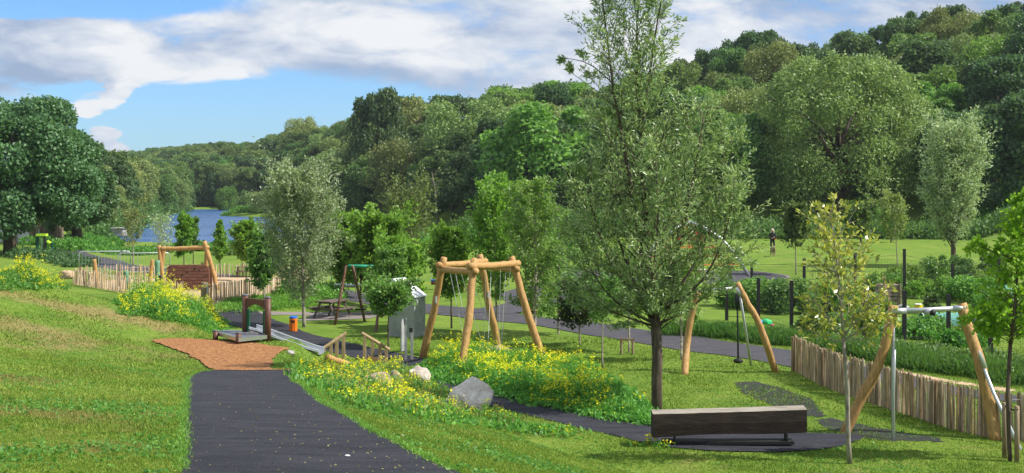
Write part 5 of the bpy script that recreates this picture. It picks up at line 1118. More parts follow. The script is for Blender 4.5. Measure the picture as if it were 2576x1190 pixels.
rock_at('largest pale boulder, sloping to the right, in the middle of the wildflowers', 1120, 1242, 954, 1034, 33, 'stone_pale_lifted')
rock_at('square pale boulder at the back of the wildflowers, left of the largest one', 1022, 1084, 924, 972, 5, 'stone')
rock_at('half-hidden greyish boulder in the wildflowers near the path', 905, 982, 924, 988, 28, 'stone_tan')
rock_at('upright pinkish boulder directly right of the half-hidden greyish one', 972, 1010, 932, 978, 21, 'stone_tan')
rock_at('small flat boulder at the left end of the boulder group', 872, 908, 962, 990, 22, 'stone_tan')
rock_at('low grey rock between the wildflowers and the middle path', 1380, 1408, 998, 1018, 9)
rock_at('flat tan slab at the left end of the sand pit fence', 143, 190, 680, 702, 10, 'sand')
rock_at('small pale rock near the slide end', 720, 742, 880, 892, 14, 'grey_stone')
for lab, u, Y, z, sz, sd in (('reddish boulder pile on the bank beyond the narrow bright tree', 1142, 165, 0.4, (1.3, .9, .9), 4), ('low reddish rock below the reddish boulder pile', 1118, 150, .2, (.8, .6, .35), 6), ('red rock in front of the dark wood right of the narrow bright tree', 1168, 140, .4, (.9, .6, .5), 7)):
    x = (u - CU) / F * Y; rock('boulder', lab, (x, Y, tz(x, Y) + z), sz, 'red_stone', sd)
# timber handrails
def handrail(label, posts, vt, seed):
    b = G(posts[0][0], posts[0][1]); r = thing('handrail', b, label, 'railing'); tops = []
    for (u, vb), v in zip(posts, vt):
        Y = 39.4 + (u - posts[0][0]) * .004; p = A(u, v, Y); z = tz(p[0], p[1]); MB().box((p[0], p[1], (z + p[2]) / 2 - .05), (.085, .085, p[2] - z + .1)).build('post', 'rail', r); tops.append(p)
    d = unit(tops[-1] - tops[0]); a = tops[0] - d * .1 + (0, -.0, .03); c = tops[-1] + d * .1 + (0, 0, .03)
    MB().tube([a, c], .05, 10).build('rail', 'rail', r); return r
handrail('left timber handrail, rising to the right, above the wildflowers', [(815, 900), (832, 905), (847, 910), (864, 915)], [878, 866, 857, 845], 1)
handrail('right timber handrail, falling to the right, by the wildflowers', [(917, 905), (937, 908), (955, 912), (972, 918)], [845, 855, 865, 878], 2)
for i, (u0, v0, u1, v1) in enumerate(((822, 868, 858, 900), (930, 885, 965, 903))):
    p0 = G(u0, 912 - (i == 0) * 4); p1 = G(u1 + 20, 925); r = tag(log([p0 + (0, 0, .1), p1 + (0, 0, .08)], .09, .085, seed=50 + i).build('balance_log', 'log', None, True), ('left' if i == 0 else 'right') + ' low balance log lying at the foot of the ' + ('left' if i == 0 else 'right') + ' handrail', 'log')
# notice board seen edge-on
def board():
    b = G(1022, 905); Y = b[1]; s = px(Y); r = thing('notice_board', b, 'weathered grey notice board on two posts, seen nearly edge on, beside the metal cabinet', 'sign')
    q = lambda u, v, dy=0: A(u, v, Y + dy)
    for u, dy in ((1021, 0), (1036, .0)): 
        x = (u - CU) / F * Y; MB().box((x, Y + dy, b[2] + .55), (.07, .07, 1.2))  .build('post', 'cabinet', r)
    c = q(1017, 842, -.05); R = Matrix.Rotation(rad(62), 4, 'Z')
    MB().box((c[0] - .02, c[1], c[2]), (.42, .035, .92), Matrix.Rotation(rad(74), 4, 'Z')).build('board', 'cabinet', r)
    c2 = q(1034, 830); MB().box((c2[0], c2[1], c2[2]), (.10, .1, .12)).build('clamp', 'black', r)
board()
# metal cabinet with pitched white roof
def cabinet():
    b = G(1020, 848); s = px(b[1]); w = 52 / s; r = thing('metal_cabinet', b, 'tall grey metal cabinet with a white pitched roof beside the log pyramid swing', 'cabinet'); Rz = Matrix.Rotation(rad(-24), 4, 'Z')
    W, D, H = 0.98, .78, (848 - 748) / s; c = b + (.02, .35, 0)
    bo = bevel(MB().box((c[0], c[1], c[2] + H / 2 - .03), (W, D, H + .06), Rz).build('body', 'cabinet', r), .008, 1)
    h2 = .60; poly = [(-W / 2 - .04, 0), (W / 2 + .04, 0), (W / 2 + .04, .03), (-W * .30, h2), (-W * .36, h2), (-W / 2 - .04, .03)]
    MB().prism(poly, -D / 2 - .03, D / 2 + .03, Rz, (c[0], c[1], c[2] + H + .002)).build('roof', 'white_roof', r)
    nn = Rz.to_3x3() @ Vector((-W / 2 - .006, -.12, 0)); MB().box((c[0] + nn[0], c[1] + nn[1], c[2] + H * .80), (.012, .22, .2), Rz).build('notice', 'white_paint', bo)
    for yy in (-D / 2 + .03, D / 2 - .03):
        nn = Rz.to_3x3() @ Vector((-W / 2 - .004, yy, 0)); MB().box((c[0] + nn[0], c[1] + nn[1], c[2] + H / 2), (.012, .03, H * .96), Rz).build('door_edge', 'galv', bo)
cabinet()
# litter bins
def bin_(name, label, u, v, vt, wpx, body, top, bands=()):
    b = G(u, v); s = px(b[1]); h = (v - vt) / s; R = wpx / s / 2; r = thing(name, b, label, 'litter bin')
    m = MB(); m.tube([b + (0, 0, 0), b + (0, 0, .03), b + (0, 0, h * .84), b + (0, 0, h * .86)], [R * .92, R, R, R * .95], 20); bo = m.build('body', body, r, False)
    for k in range(12):
        a = k * math.pi / 6; MB().box(b + (R * math.cos(a), R * math.sin(a), h * .42), (.02, .02, h * .72)).build('rib', body, bo) if not bands and k in (7, 8, 9, 10) else None
    m = MB(); m.tube([b + (0, 0, h * .865), b + (0, 0, h * .90), b + (0, 0, h * .97), b + (0, 0, h)], [R * 1.03, R * 1.06, R * 1.0, R * .7], 20); m.build('lid', top, r, False)
    MB().box(b + (0, -R * 1.0, h * .68), (R * 1.0, .03, h * .14)).build('opening', 'black', bo)
    for f in bands: MB().tube([b + (0, 0, h * f), b + (0, 0, h * (f + .035))], R * 1.015, 20).build('band', 'yellow', bo)
bin_('litter_bin', 'orange ribbed litter bin with a bright blue lid beside the middle path', 738, 834, 795, 20, 'orange', 'blue')
bin_('litter_bin', 'black round litter bin with thin gold bands behind the white-trunked birch', 1342, 790, 742, 17, 'black', 'black', (.2, .75))
# picnic tables
def picnic(label, u, v, wpx, rz, group=None):
    b = G(u, v); s = px(b[1]); k = wpx / s / 1.75; r = thing('picnic_table', b, label, 'picnic table'); Rz = Matrix.Rotation(rz, 4, 'Z')
    def P(x, y, z): q = Rz.to_3x3() @ Vector((x * k, y * k, z * k)); return np.array(b) + np.array(q)
    m = MB(); 
    for i in range(5): m.box(P(0, -.32 + i * .16, .74), np.array((1.45, .145, .045)) * k, Rz)
    m.build('table_top', 'picnic', r)
    for sy in (-1, 1):
        m = MB()
        for i in range(2): m.box(P(0, sy * (.62 + i * .14), .44), np.array((1.45, .13, .045)) * k, Rz)
        m.build('seat', 'picnic', r)
    for sx in (-1, 1):
        MB().box(P(sx * .5, 0, .39), np.array((.05, 1.5, .09)) * k, Rz).build('cross_beam', 'picnic', r)
        for sy in (-1, 1):
            a = P(sx * .55, sy * .62, 0); c = P(sx * .55, sy * .22, .72); MB().tube([a, c], .05 * k, 4).build('leg', 'picnic', r)
        MB().box(P(sx * .5, 0, .69), np.array((.05, .7, .08)) * k, Rz).build('top_bearer', 'picnic', r)
    return r
picnic('dark weathered picnic table on a small slab near the orange bin', 836, 799, 100, rad(62))
picnic('dark picnic table far back inside the sand pit fence', 618, 697, 60, rad(4))
SL = G(836, 800); sheet('picnic_slab', [(SL[0] + a, SL[1] + b_) for a, b_ in ((-1.2, -1.0), (1.5, -.9), (1.9, 1.0), (-.9, 1.0))], 'gravel', .02, .3)
# green-topped swing frame
def aframe(label, leftf, leftt, rightf, rightt, seats=True):
    b = G(*leftf[0]); r = thing('swing_set', b, label, 'swing'); T0 = None; tops = []
    Yt = 50.6
    for feet, top in ((leftf, leftt), (rightf, rightt)):
        t = A(top[0], top[1], Yt if feet is leftf else Yt + .6); tops.append(t)
        for i, f in enumerate(feet):
            p = G(*f); p[2] -= .1; k = t + ((-.12 if i == 0 else .12), 0, 0)
            MB().tube([p, p * .5 + k * .5, p * .12 + k * .88, k, t], [.05, .048, .045, .045, .045], 10).build('leg', 'frame_brown', r, True)
    MB().tube([tops[0] - (.05, 0, 0), tops[1] + (.05, 0, 0)], .055, 12).build('cross_bar', 'frame_green', r, True)
    for t in (.3, .72):
        c = tops[0] * (1 - t) + tops[1] * t; z = .5
        s_ = thing('flat_swing', (c[0], c[1], z), ('left' if t < .5 else 'right') + ' flat black swing seat hanging on chains from the green bar', 'swing seat')
        bevel(MB().box((c[0], c[1], z), (.42, .18, .05)).build('seat', 'rubber', s_), .015)
        for sx in (-.19, .19): MB().tube([(c[0] + sx, c[1], z), (c[0] + sx, c[1], c[2] - .05)], .009, 4).build('chain', 'chain', s_)
    return r
aframe('brown A-legged swing frame with a green top bar, left of the metal cabinet', [(841, 818), (919, 809)], (879, 669), [(944, 836), (1000, 812)], (975, 671))
# log swing with pendulum rope
def pendulum():
    Y = 37.3; r = thing('pendulum_swing', A(1840, 940, Y) * (1, 1, 0), 'log-legged rope swing with steel bar and a black rubber ball, right of the willow', 'swing')
    q = lambda u, v, dy=0: A(u, v, Y + dy)
    f1 = G(1722, 943); f1[2] -= .1; log([f1, q(1728, 860), q(1738, 800), q(1752, 745), q(1758, 733)], .105, .085, seed=1).build('leg', 'log', r, True)
    f2 = G(1954, 935); f2[2] -= .1; log([f2, q(1930, 870), q(1903, 795), q(1882, 768), q(1862, 728), q(1854, 712)], .10, .08, seed=2).build('leg', 'log', r, True)
    MB().tube([q(1752, 734), q(1860, 724)], .05, 12).build('cross_bar', 'galv', r, True)
    MB().tube([q(1853, 722), q(1863, 745)], .075, 12).build('sleeve', 'galv', r, True)
    f3 = G(1891, 919); MB().tube([f3 - (0, 0, .1), q(1861, 740, .3)], .035, 10).build('brace_pole', 'galv', r, True)
    MB().tube([q(1854, 740), q(1855, 775)], .06, 10).build('pivot', 'black', r, True)
    MB().tube([q(1855, 770), q(1857, 905)], .024, 8).build('rope', 'black', r, True)
    c = q(1857, 907); MB().tube([c + (0, 0, .06), c + (0, 0, .02), c + (0, 0, -.03), c + (0, 0, -.07)], [.05, .13, .14, .06], 16).build('ball_seat', 'rubber', r, True)
pendulum()
# big right-hand swing of logs and galvanised pipe
def pipe_swing():
    Y = 28.2; r = thing('pipe_swing', A(2330, 1100, Y) * (1, 1, 0), 'large swing frame of leaning logs and galvanised pipes at the right', 'swing'); q = lambda u, v, dy=0: A(u, v, Y + dy)
    f = G(2121, 1088); f[2] -= .1; log([f, q(2160, 1010), q(2205, 935), q(2232, 850), q(2248, 768)], .11, .10, seed=4).build('leg', 'log', r, True)
    f = G(2507, 1107); f[2] -= .1; log([f, q(2486, 1000, -.45), q(2463, 900, -.35), q(2438, 835, -.1), q(2418, 764)], .125, .11, seed=5).build('leg', 'log', r, True)
    f = G(2247, 1108); MB().tube([f - (0, 0, .1), q(2247, 870), q(2248, 784)], .036, 12).build('pipe_leg', 'galv', r, True); 
    MB().tube([q(2247, 985), q(2248, 880)], .047, 12).build('pipe_sleeve', 'galv', r, True); 
    MB().tube([q(2243, 784, -.06), q(2424, 775, -.06)], .05, 14).build('cross_bar', 'galv', r, True); cb_ = r.children[-1]
    MB().tube([q(2243, 784, -.06), q(2279, 782, -.06)], .062, 14).build('clamp', 'galv', cb_, True); MB().tube([q(2398, 777, -.06), q(2428, 774, -.06)], .066, 14).build('clamp', 'galv', cb_, True)
    MB().tube([q(2328, 784, -.08), q(2342, 786, -.25)], .062, 12).build('pivot', 'galv', r, True); MB().tube([q(2342, 786, -.25), q(2352, 788, -.3)], .06, 12).build('pivot_cap', 'black', cb_, True)
    f = G(2600, 1195); MB().tube([A(2600, 1200, 26.2), q(2500, 990, -.7), q(2437, 829, -.1)], .036, 12).build('pipe_leg', 'galv', r, True)
    MB().tube([q(2478, 925, -.5), q(2437, 829, -.1)], .05, 12).build('pipe_sleeve', 'galv', r, True)
pipe_swing()
# stakes of the near oak
def stakes():
    for u, v, lab in ((2527, 1153, 'left round stake beside the young oak stem'), (2558, 1163, 'right round stake beside the young oak stem')):
        b = G(u, v); t = tag(MB().tube([b - (0, 0, .1), b + (0, 0, 1.02), b + (0, 0, 1.03)], [.045, .045, .03], 10).build('tree_stake', 'stake', None, True), lab, 'stake')
        t.location = (0, 0, 0)
    a = G(2527, 1153); c = G(2558, 1163); tag(MB().tube([a + (0, -.05, .97), a * .5 + c * .5 + (0, -.12, .94), c + (0, -.05, .97)], .016, 6).build('tree_tie', 'rubber'), 'black rubber tie joining the young oak to its two stakes', 'strap')
stakes()
def stake_frame():
    b = G(1578, 890); s = px(b[1]); r = thing('stake_frame', b, 'low H-shaped wooden stake frame in front of the white-stemmed birch', 'stake frame')
    for u in (1563, 1592): 
        p = G(u, 892); MB().tube([p - (0, 0, .1), p + (0, 0, .44)], .04, 9).build('post', 'stake', r)
    p0 = G(1561, 892); p1 = G(1594, 892); MB().box((p0 + p1) / 2 + (0, 0, .45), (p1[0] - p0[0] + .05, .06, .07)).build('rail', 'stake', r)
stake_frame()
for u, v, h, lab in ((1165, 732, .9, 'short leaning log post at the far side of the lawn'), (1127, 738, .6, 'stubby log post left of the short leaning one')):
    b = G(u, v); tag(log([b - (0, 0, .1), b + (-.1, 0, h)], .09, .08, seed=u).build('log_post', 'log', None, True), lab, 'post')
# big fallen log tunnel
def big_log():
    p0 = A(1428, 783, 53.5); p1 = A(1612, 772, 54.5); p0[2] = .32; p1[2] = .36; r = thing('fallen_log', p0 * (1, 1, 0), 'thick brown fallen log lying across the lawn behind the dark plum tree', 'log')
    log([p0, p0 * .5 + p1 * .5 + (0, .1, .04), p1], .33, .30, n=16, knob=.03, seed=77).build('trunk', 'bark', r, True)
    d = unit(p1 - p0); MB().tube([p0 - d * .012, p0 - d * .001], .28, 14).build('cut_end', 'log_end', r)
big_log()
# sand pit frame, climbing wall, posts, net
def sand_stuff():
    Y = 66.; q = lambda u, v, dy=0: A(u, v, Y + dy)
    r = thing('log_climber', q(460, 735) * (1, 1, 0), 'peeled log beam frame standing in the sand pit behind the climbing wall', 'climbing frame')
    def leg(u0, v0, u1, v1, Y0=Y, rr=.12, sd=0, zb=None):
        a = A(u0, v0, Y0); a[2] = -.1 if zb is None else zb; log([a, A((u0 + u1) / 2 + 1, (v0 + v1) / 2, Y0), A(u1, v1, Y0)], rr, rr * .9, seed=sd, n=9).build('leg', 'log', r, True)
    leg(412, 735, 399, 617, Y, .11, 1); leg(398, 735, 412, 619, Y + .3, .11, 2); leg(550, 735, 513, 607, Y, .12, 3); leg(512, 735, 521, 618, Y + .4, .11, 4)
    log([q(403, 626), q(460, 625), q(526, 622)], .10, .10, seed=6).build('beam', 'log', r, True)
    # boards of the barrel wall
    def wall(cu, cv, w, h, dy, lab, sd):
        c = q(cu, cv, dy); s = px(Y + dy); W = w / s / 2; H = h / s / 2; t = thing('climbing_wall', (c[0], c[1], 0), lab, 'climbing wall'); rr = .28
        out = []
        for (sx, sz) in ((-1, -1), (1, -1), (1, 1), (-1, 1)):
            for k in range(5):
                a = {(-1, -1): 180, (1, -1): 270, (1, 1): 0, (-1, 1): 90}[(sx, sz)] + k * 22.5
                out.append((sx * (W - rr) + rr * math.cos(rad(a)), sz * (H - rr) + rr * math.sin(rad(a))))
        MB().prism(out, -.05, .03, None, c).build('backing', 'panel_wood', t); bk_ = t.children[-1]
        n = 8
        for i in range(n):
            z0 = -H + 2 * H * i / n; z1 = z0 + 2 * H / n - .018; zc = max(abs(z0), abs(z1)); ins = W if zc < H - rr else W - rr + math.sqrt(max(0.0, rr * rr - (zc - H + rr) ** 2))
            MB().box((c[0], c[1] - .07, c[2] + (z0 + z1) / 2), (2 * ins, .04, z1 - z0)).build('board', 'panel_wood', t)
        for i in range(7):
            x = rngo.uniform(-.8, .8) * W; z = rngo.uniform(-.75, .75) * H; MB().tube([(c[0] + x, c[1] - .10, c[2] + z), (c[0] + x, c[1] - .088, c[2] + z)], .045, 10).build('hand_hole', 'black', bk_)
        for sx in (-.8, .8): MB().box((c[0] + sx * W, c[1] + .1, c[2] / 2 - .1), (.1, .1, c[2])).build('post', 'panel_wood', t)
    wall(473, 697, 108, 62, -.4, 'wide brown plank climbing wall with rounded corners and grip holes', 1)
    wall(482, 697, 104, 58, 1.2, 'second brown plank climbing wall, mostly hidden behind the wide one', 2)
    for (u0, v1, u1, v0, rr, m_, lab, Yp) in ((244, 723, 237, 652, .11, 'log', 'leaning orange log post in the left of the sand pit', 69), (376, 706, 383, 653, .10, 'log', 'short leaning log post left of the log beam frame', 71), (396, 735, 396, 655, .12, 'green_wood', 'pale green painted post in front of the log beam frame', 63), (325, 712, 316, 682, .13, 'green_wood', 'stubby pale green painted post in the sand pit', 67), (404, 728, 404, 693, .10, 'black', 'short dark post beside the pale green one', 62), (225, 718, 225, 691, .07, 'stake', 'dark thin post in the left curve of the sand pit fence', 69.5), (300, 716, 300, 684, .10, 'stake', 'thick brown post in the middle of the sand pit fence', 68.5)):
        a = A(u0, v1, Yp); a[2] = tz(a[0], a[1]) - .1; b = A(u1, v0, Yp); tag(log([a, (a + b) / 2, b], rr, rr * .9, n=9, seed=int(u0), knob=.03).build('play_post', m_, None, True), lab, 'post')
    a = A(240, 664, 69); b = A(380, 668, 71); m = MB()
    for off in (0, .2): m.tube([a - (0, 0, off), a * .72 + b * .28 - (0, 0, .55 + off * .6), a * .4 + b * .6 - (0, 0, .62 + off * .5), b - (0, 0, off)], .014, 5)
    tag(m.build('rope_net', 'grey_cap'), 'sagging grey rope bridge between two leaning posts in the sand pit', 'rope net')
sand_stuff()
# crowd barriers
def barrier(label, u0, u1, vt, Y):
    a = A(u0, vt, Y); b = A(u1, vt, Y + .6); r = thing('barrier', (a[0], a[1], 0), label, 'barrier'); zt = a[2]; zb = .1
    p = [(a[0], a[1], zb), (a[0], a[1], zt - .12), (a[0] + .12, a[1], zt), (b[0] - .12, b[1], zt), (b[0], b[1], zt - .12), (b[0], b[1], zb)]
    MB().tube(p, .028, 8).build('frame', 'galv', r, True); MB().tube([(a[0], a[1], zb + .08), (b[0], b[1], zb + .08)], .02, 6).build('bottom_rail', 'galv', r)
    m = MB(); n = 16
    for i in range(1, n): t = i / n; m.tube([(a[0] + (b[0] - a[0]) * t, a[1] + (b[1] - a[1]) * t, zb + .08), (a[0] + (b[0] - a[0]) * t, a[1] + (b[1] - a[1]) * t, zt)], .005, 4)
    m.build('wires', 'galv', r)
    for t in (.38, .8): x = a[0] + (b[0] - a[0]) * t; y = a[1] + (b[1] - a[1]) * t; MB().tube([(x, y, 0), (x, y, zt)], .018, 6).build('upright', 'galv', r)
barrier('grey steel mesh barrier at the left behind the sand pit', 199, 328, 633, 79); barrier('second grey steel mesh barrier, overlapping the log beam frame', 297, 427, 637, 78)
# outdoor exercise frame
def gym():
    Y = 98.; r = thing('exercise_station', A(110, 640, Y) * (1, 1, 0), 'green and lime outdoor exercise station under the huge sycamore', 'exercise machine'); q = lambda u, v, dy=0: A(u, v, Y + dy)
    def post(u, vt, vb, rr, m_, n_='post'): a = q(u, vb); b = q(u, vt); MB().tube([a, b], rr, 9).build(n_, m_, r)
    post(94, 587, 644, .12, 'deep_green'); post(113, 592, 644, .10, 'black'); post(131, 610, 644, .12, 'deep_green')
    a = q(93, 592); b = q(118, 590); MB().box((a + b) / 2, (b[0] - a[0], .5, .16)).build('canopy', 'lime', r)
    MB().tube([q(119, 608), q(127, 612), q(128, 622), q(123, 636)], .12, 7).build('seat_arm', 'lime', r); c = q(112, 632); MB().box(c, (.8, .4, .18)).build('seat', 'lime', r); post(105, 600, 632, .04, 'galv', 'handle')
gym()
b = A(97, 640, 104); tag(MB().tube([(b[0], b[1], 0), (b[0], b[1], HC - (575 - VH) / F * 104)], .06, 8).build('grey_pole', 'galv'), 'thin grey pole behind the exercise station', 'pole')
# far left fence and white wall
def left_far():
    Y = 124.; a = A(-60, 616, Y); b = A(76, 617, Y); r = thing('white_wall', (a[0], Y, tz(a[0], Y)), 'white garden wall glimpsed behind the huge sycamore trunk', 'wall'); 
    for k in range(4):
        x = a[0] + (b[0] - a[0]) * (k + .5) / 4; MB().box((x, Y, .55), ((b[0] - a[0]) / 4 - .05, .12, 2.1)).build('panel', 'white_paint', r)
    for k in range(5): x = a[0] + (b[0] - a[0]) * k / 4; MB().box((x, Y - .08, .58), (.14, .2, 2.2)).build('pillar', 'cabinet', r)
    P = [XY(76, 124), XY(118, 121), XY(158, 116)]; paling('timber_fence', 'old brown vertical board fence at the end of the far path', [(p[0], p[1]) for p in P], 1.6, 'old_fence', 9, w=.16, gap=.03, lean=.01, hv=.06, post_every=2.5)
    c = A(299, 591, 176); r = thing('jetty', c * (1, 1, 0) + (0, 0, WATER_Z), 'small pale concrete landing at the near left corner of the lake', 'jetty'); MB().box((c[0], c[1], -.85), (1.5, 2.2, .9)).build('block', 'grey_stone', r); MB().box((c[0], c[1], -.33), (1.8, 2.4, .14)).build('slab', 'grey_stone', r)
left_far()
# green goal-like frame and mat at the back
def back_play():
    Y = 69.; q = lambda u, v: A(u, v, Y); r = thing('green_frame', q(852, 720) * (1, 1, 0), 'small bright green tubular play frame on a grey mat behind the brown swing frame', 'play frame')
    MB().tube([q(834, 722), q(834, 688), q(838, 686), q(870, 686), q(874, 689), q(874, 722)], .035, 8).build('frame', 'toy_green', r, True); MB().tube([q(838, 686) + (0, .9, 0), q(870, 686) + (0, .9, 0)], .03, 8).build('back_rail', 'toy_green', r); 
    for u in (838, 870): MB().tube([q(u, 686), q(u, 686) + (0, .9, 0), q(u, 721) + (0, .9, 0)], .03, 8).build('side_rail', 'toy_green', r)
    c = q(856, 720); MB().box((c[0] + .3, c[1] + .4, .06), (1.3, 1.2, .08)).build('mat', 'grey_cap', r)
    Y2 = 67.; q = lambda u, v, d=0: A(u, v, Y2 + d); r = thing('far_log_swing', q(1110, 735) * (1, 1, 0), 'distant log beam swing seen left of the log pyramid swing', 'swing')
    log([q(1035, 639), q(1100, 637), q(1172, 634)], .11, .10, seed=8).build('beam', 'log', r, True)
    for u0, u1 in ((1030, 1040), (1050, 1040), (1157, 1168), (1180, 1168)): a = q(u0, 735); a[2] = -.1; log([a, q((u0 + u1) / 2, 690), q(u1, 630)], .10, .09, seed=u0, n=8).build('leg', 'log', r, True)
    for u, lab in ((1048, 'orange and blue cradle swing seat hanging left of the narrow bright tree'), (1094, 'orange and blue cradle swing seat just left of the log pyramid leg')):
        c = q(u, 711); t = thing('cradle_seat', c, lab, 'swing seat'); bevel(MB().box(c, (.36, .3, .2)).build('seat', 'red_brown', t), .03); MB().box(c + (0, 0, .12), (.4, .34, .05)).build('rim', 'blue', t)
        for k in range(3): MB().box(c + (-.12 + k * .12, -.16, 0), (.04, .02, .2)).build('bar', 'black', t)
        for sx in (-.17, .17): MB().tube([c + (sx, 0, .12), (c[0] + sx * .6, c[1], q(u, 640)[2])], .008, 4).build('chain', 'chain', t)
    c = A(1174, 720, 64); r = thing('curved_pole', (c[0], c[1], 0), 'curved white tubular pole seen through the log pyramid swing', 'play pole'); MB().tube([(c[0] + .3, c[1], 0), A(1183, 718, 64), A(1179, 706, 64), A(1173, 697, 64), A(1169, 682, 64)], .05, 8).build('pole', 'white_paint', r, True); MB().tube([(c[0] + .3, c[1], 0), (c[0] + .3, c[1], .05)], .16, 12).build('foot_plate', 'grey_cap', r)
    # net climber
    r = thing('net_climber', (cc[0], cc[1], 0), 'red rope net climber with bent grey poles on the round dark pad', 'climbing frame'); cx, cy = cc[0] + 1.0, cc[1]; top = V3(cx, cy, 3.0)
    feet = [A(1884, 692, 77), V3(cx - 3.6, cy - 2.6, 0), V3(cx - 2.6, cy + 3.2, 0), V3(cx + 1.2, cy + 3.6, 0)]
    for f in feet:
        f = np.array(f); f[2] = .03; o_ = unit((f - top) * (1, 1, 0)); MB().tube([f, f * .72 + top * .28 + o_ * .25 + (0, 0, .25), f * .42 + top * .58 + o_ * .35 + (0, 0, .35), f * .15 + top * .85 + o_ * .2 + (0, 0, .2), top], .085, 10).build('pole', 'galv', r, True)
    m = MB()
    for i, f in enumerate(feet):
        g = feet[(i + 1) % 4]; f = np.array(f); g = np.array(g)
        for t in (.16, .34, .52, .7):
            p = f * (1 - t) + top * t; p2 = g * (1 - t) + top * t; p[2] = p2[2] = .25 + 2.6 * t; m.tube([p, (p + p2) / 2 * .85 + V3(cx, cy, p[2]) * .15, p2], .022, 5)
        for s_ in (.25, .5, .75):
            a = f * (1 - s_) + g * s_; a = a * .84 + V3(cx, cy, 0) * .16; a[2] = .75; m.tube([a, a * .35 + top * .65, top], .02, 5)
    m.build('rope_net', 'red_rope', r)
    c = V3(cx + .2, cy - 1.2, 0); r = thing('spinner', c, 'red and white low spinner dish on the round dark pad beside the net', 'play equipment'); MB().tube([c + (0, 0, .04), c + (0, 0, .3), c + (0, 0, .42)], [.12, .12, .5], 14).build('dish', 'red_rope', r, True); MB().tube([c + (0, 0, .43), c + (0, 0, .46)], .5, 16).build('rim', 'white_paint', r, True)
back_play()
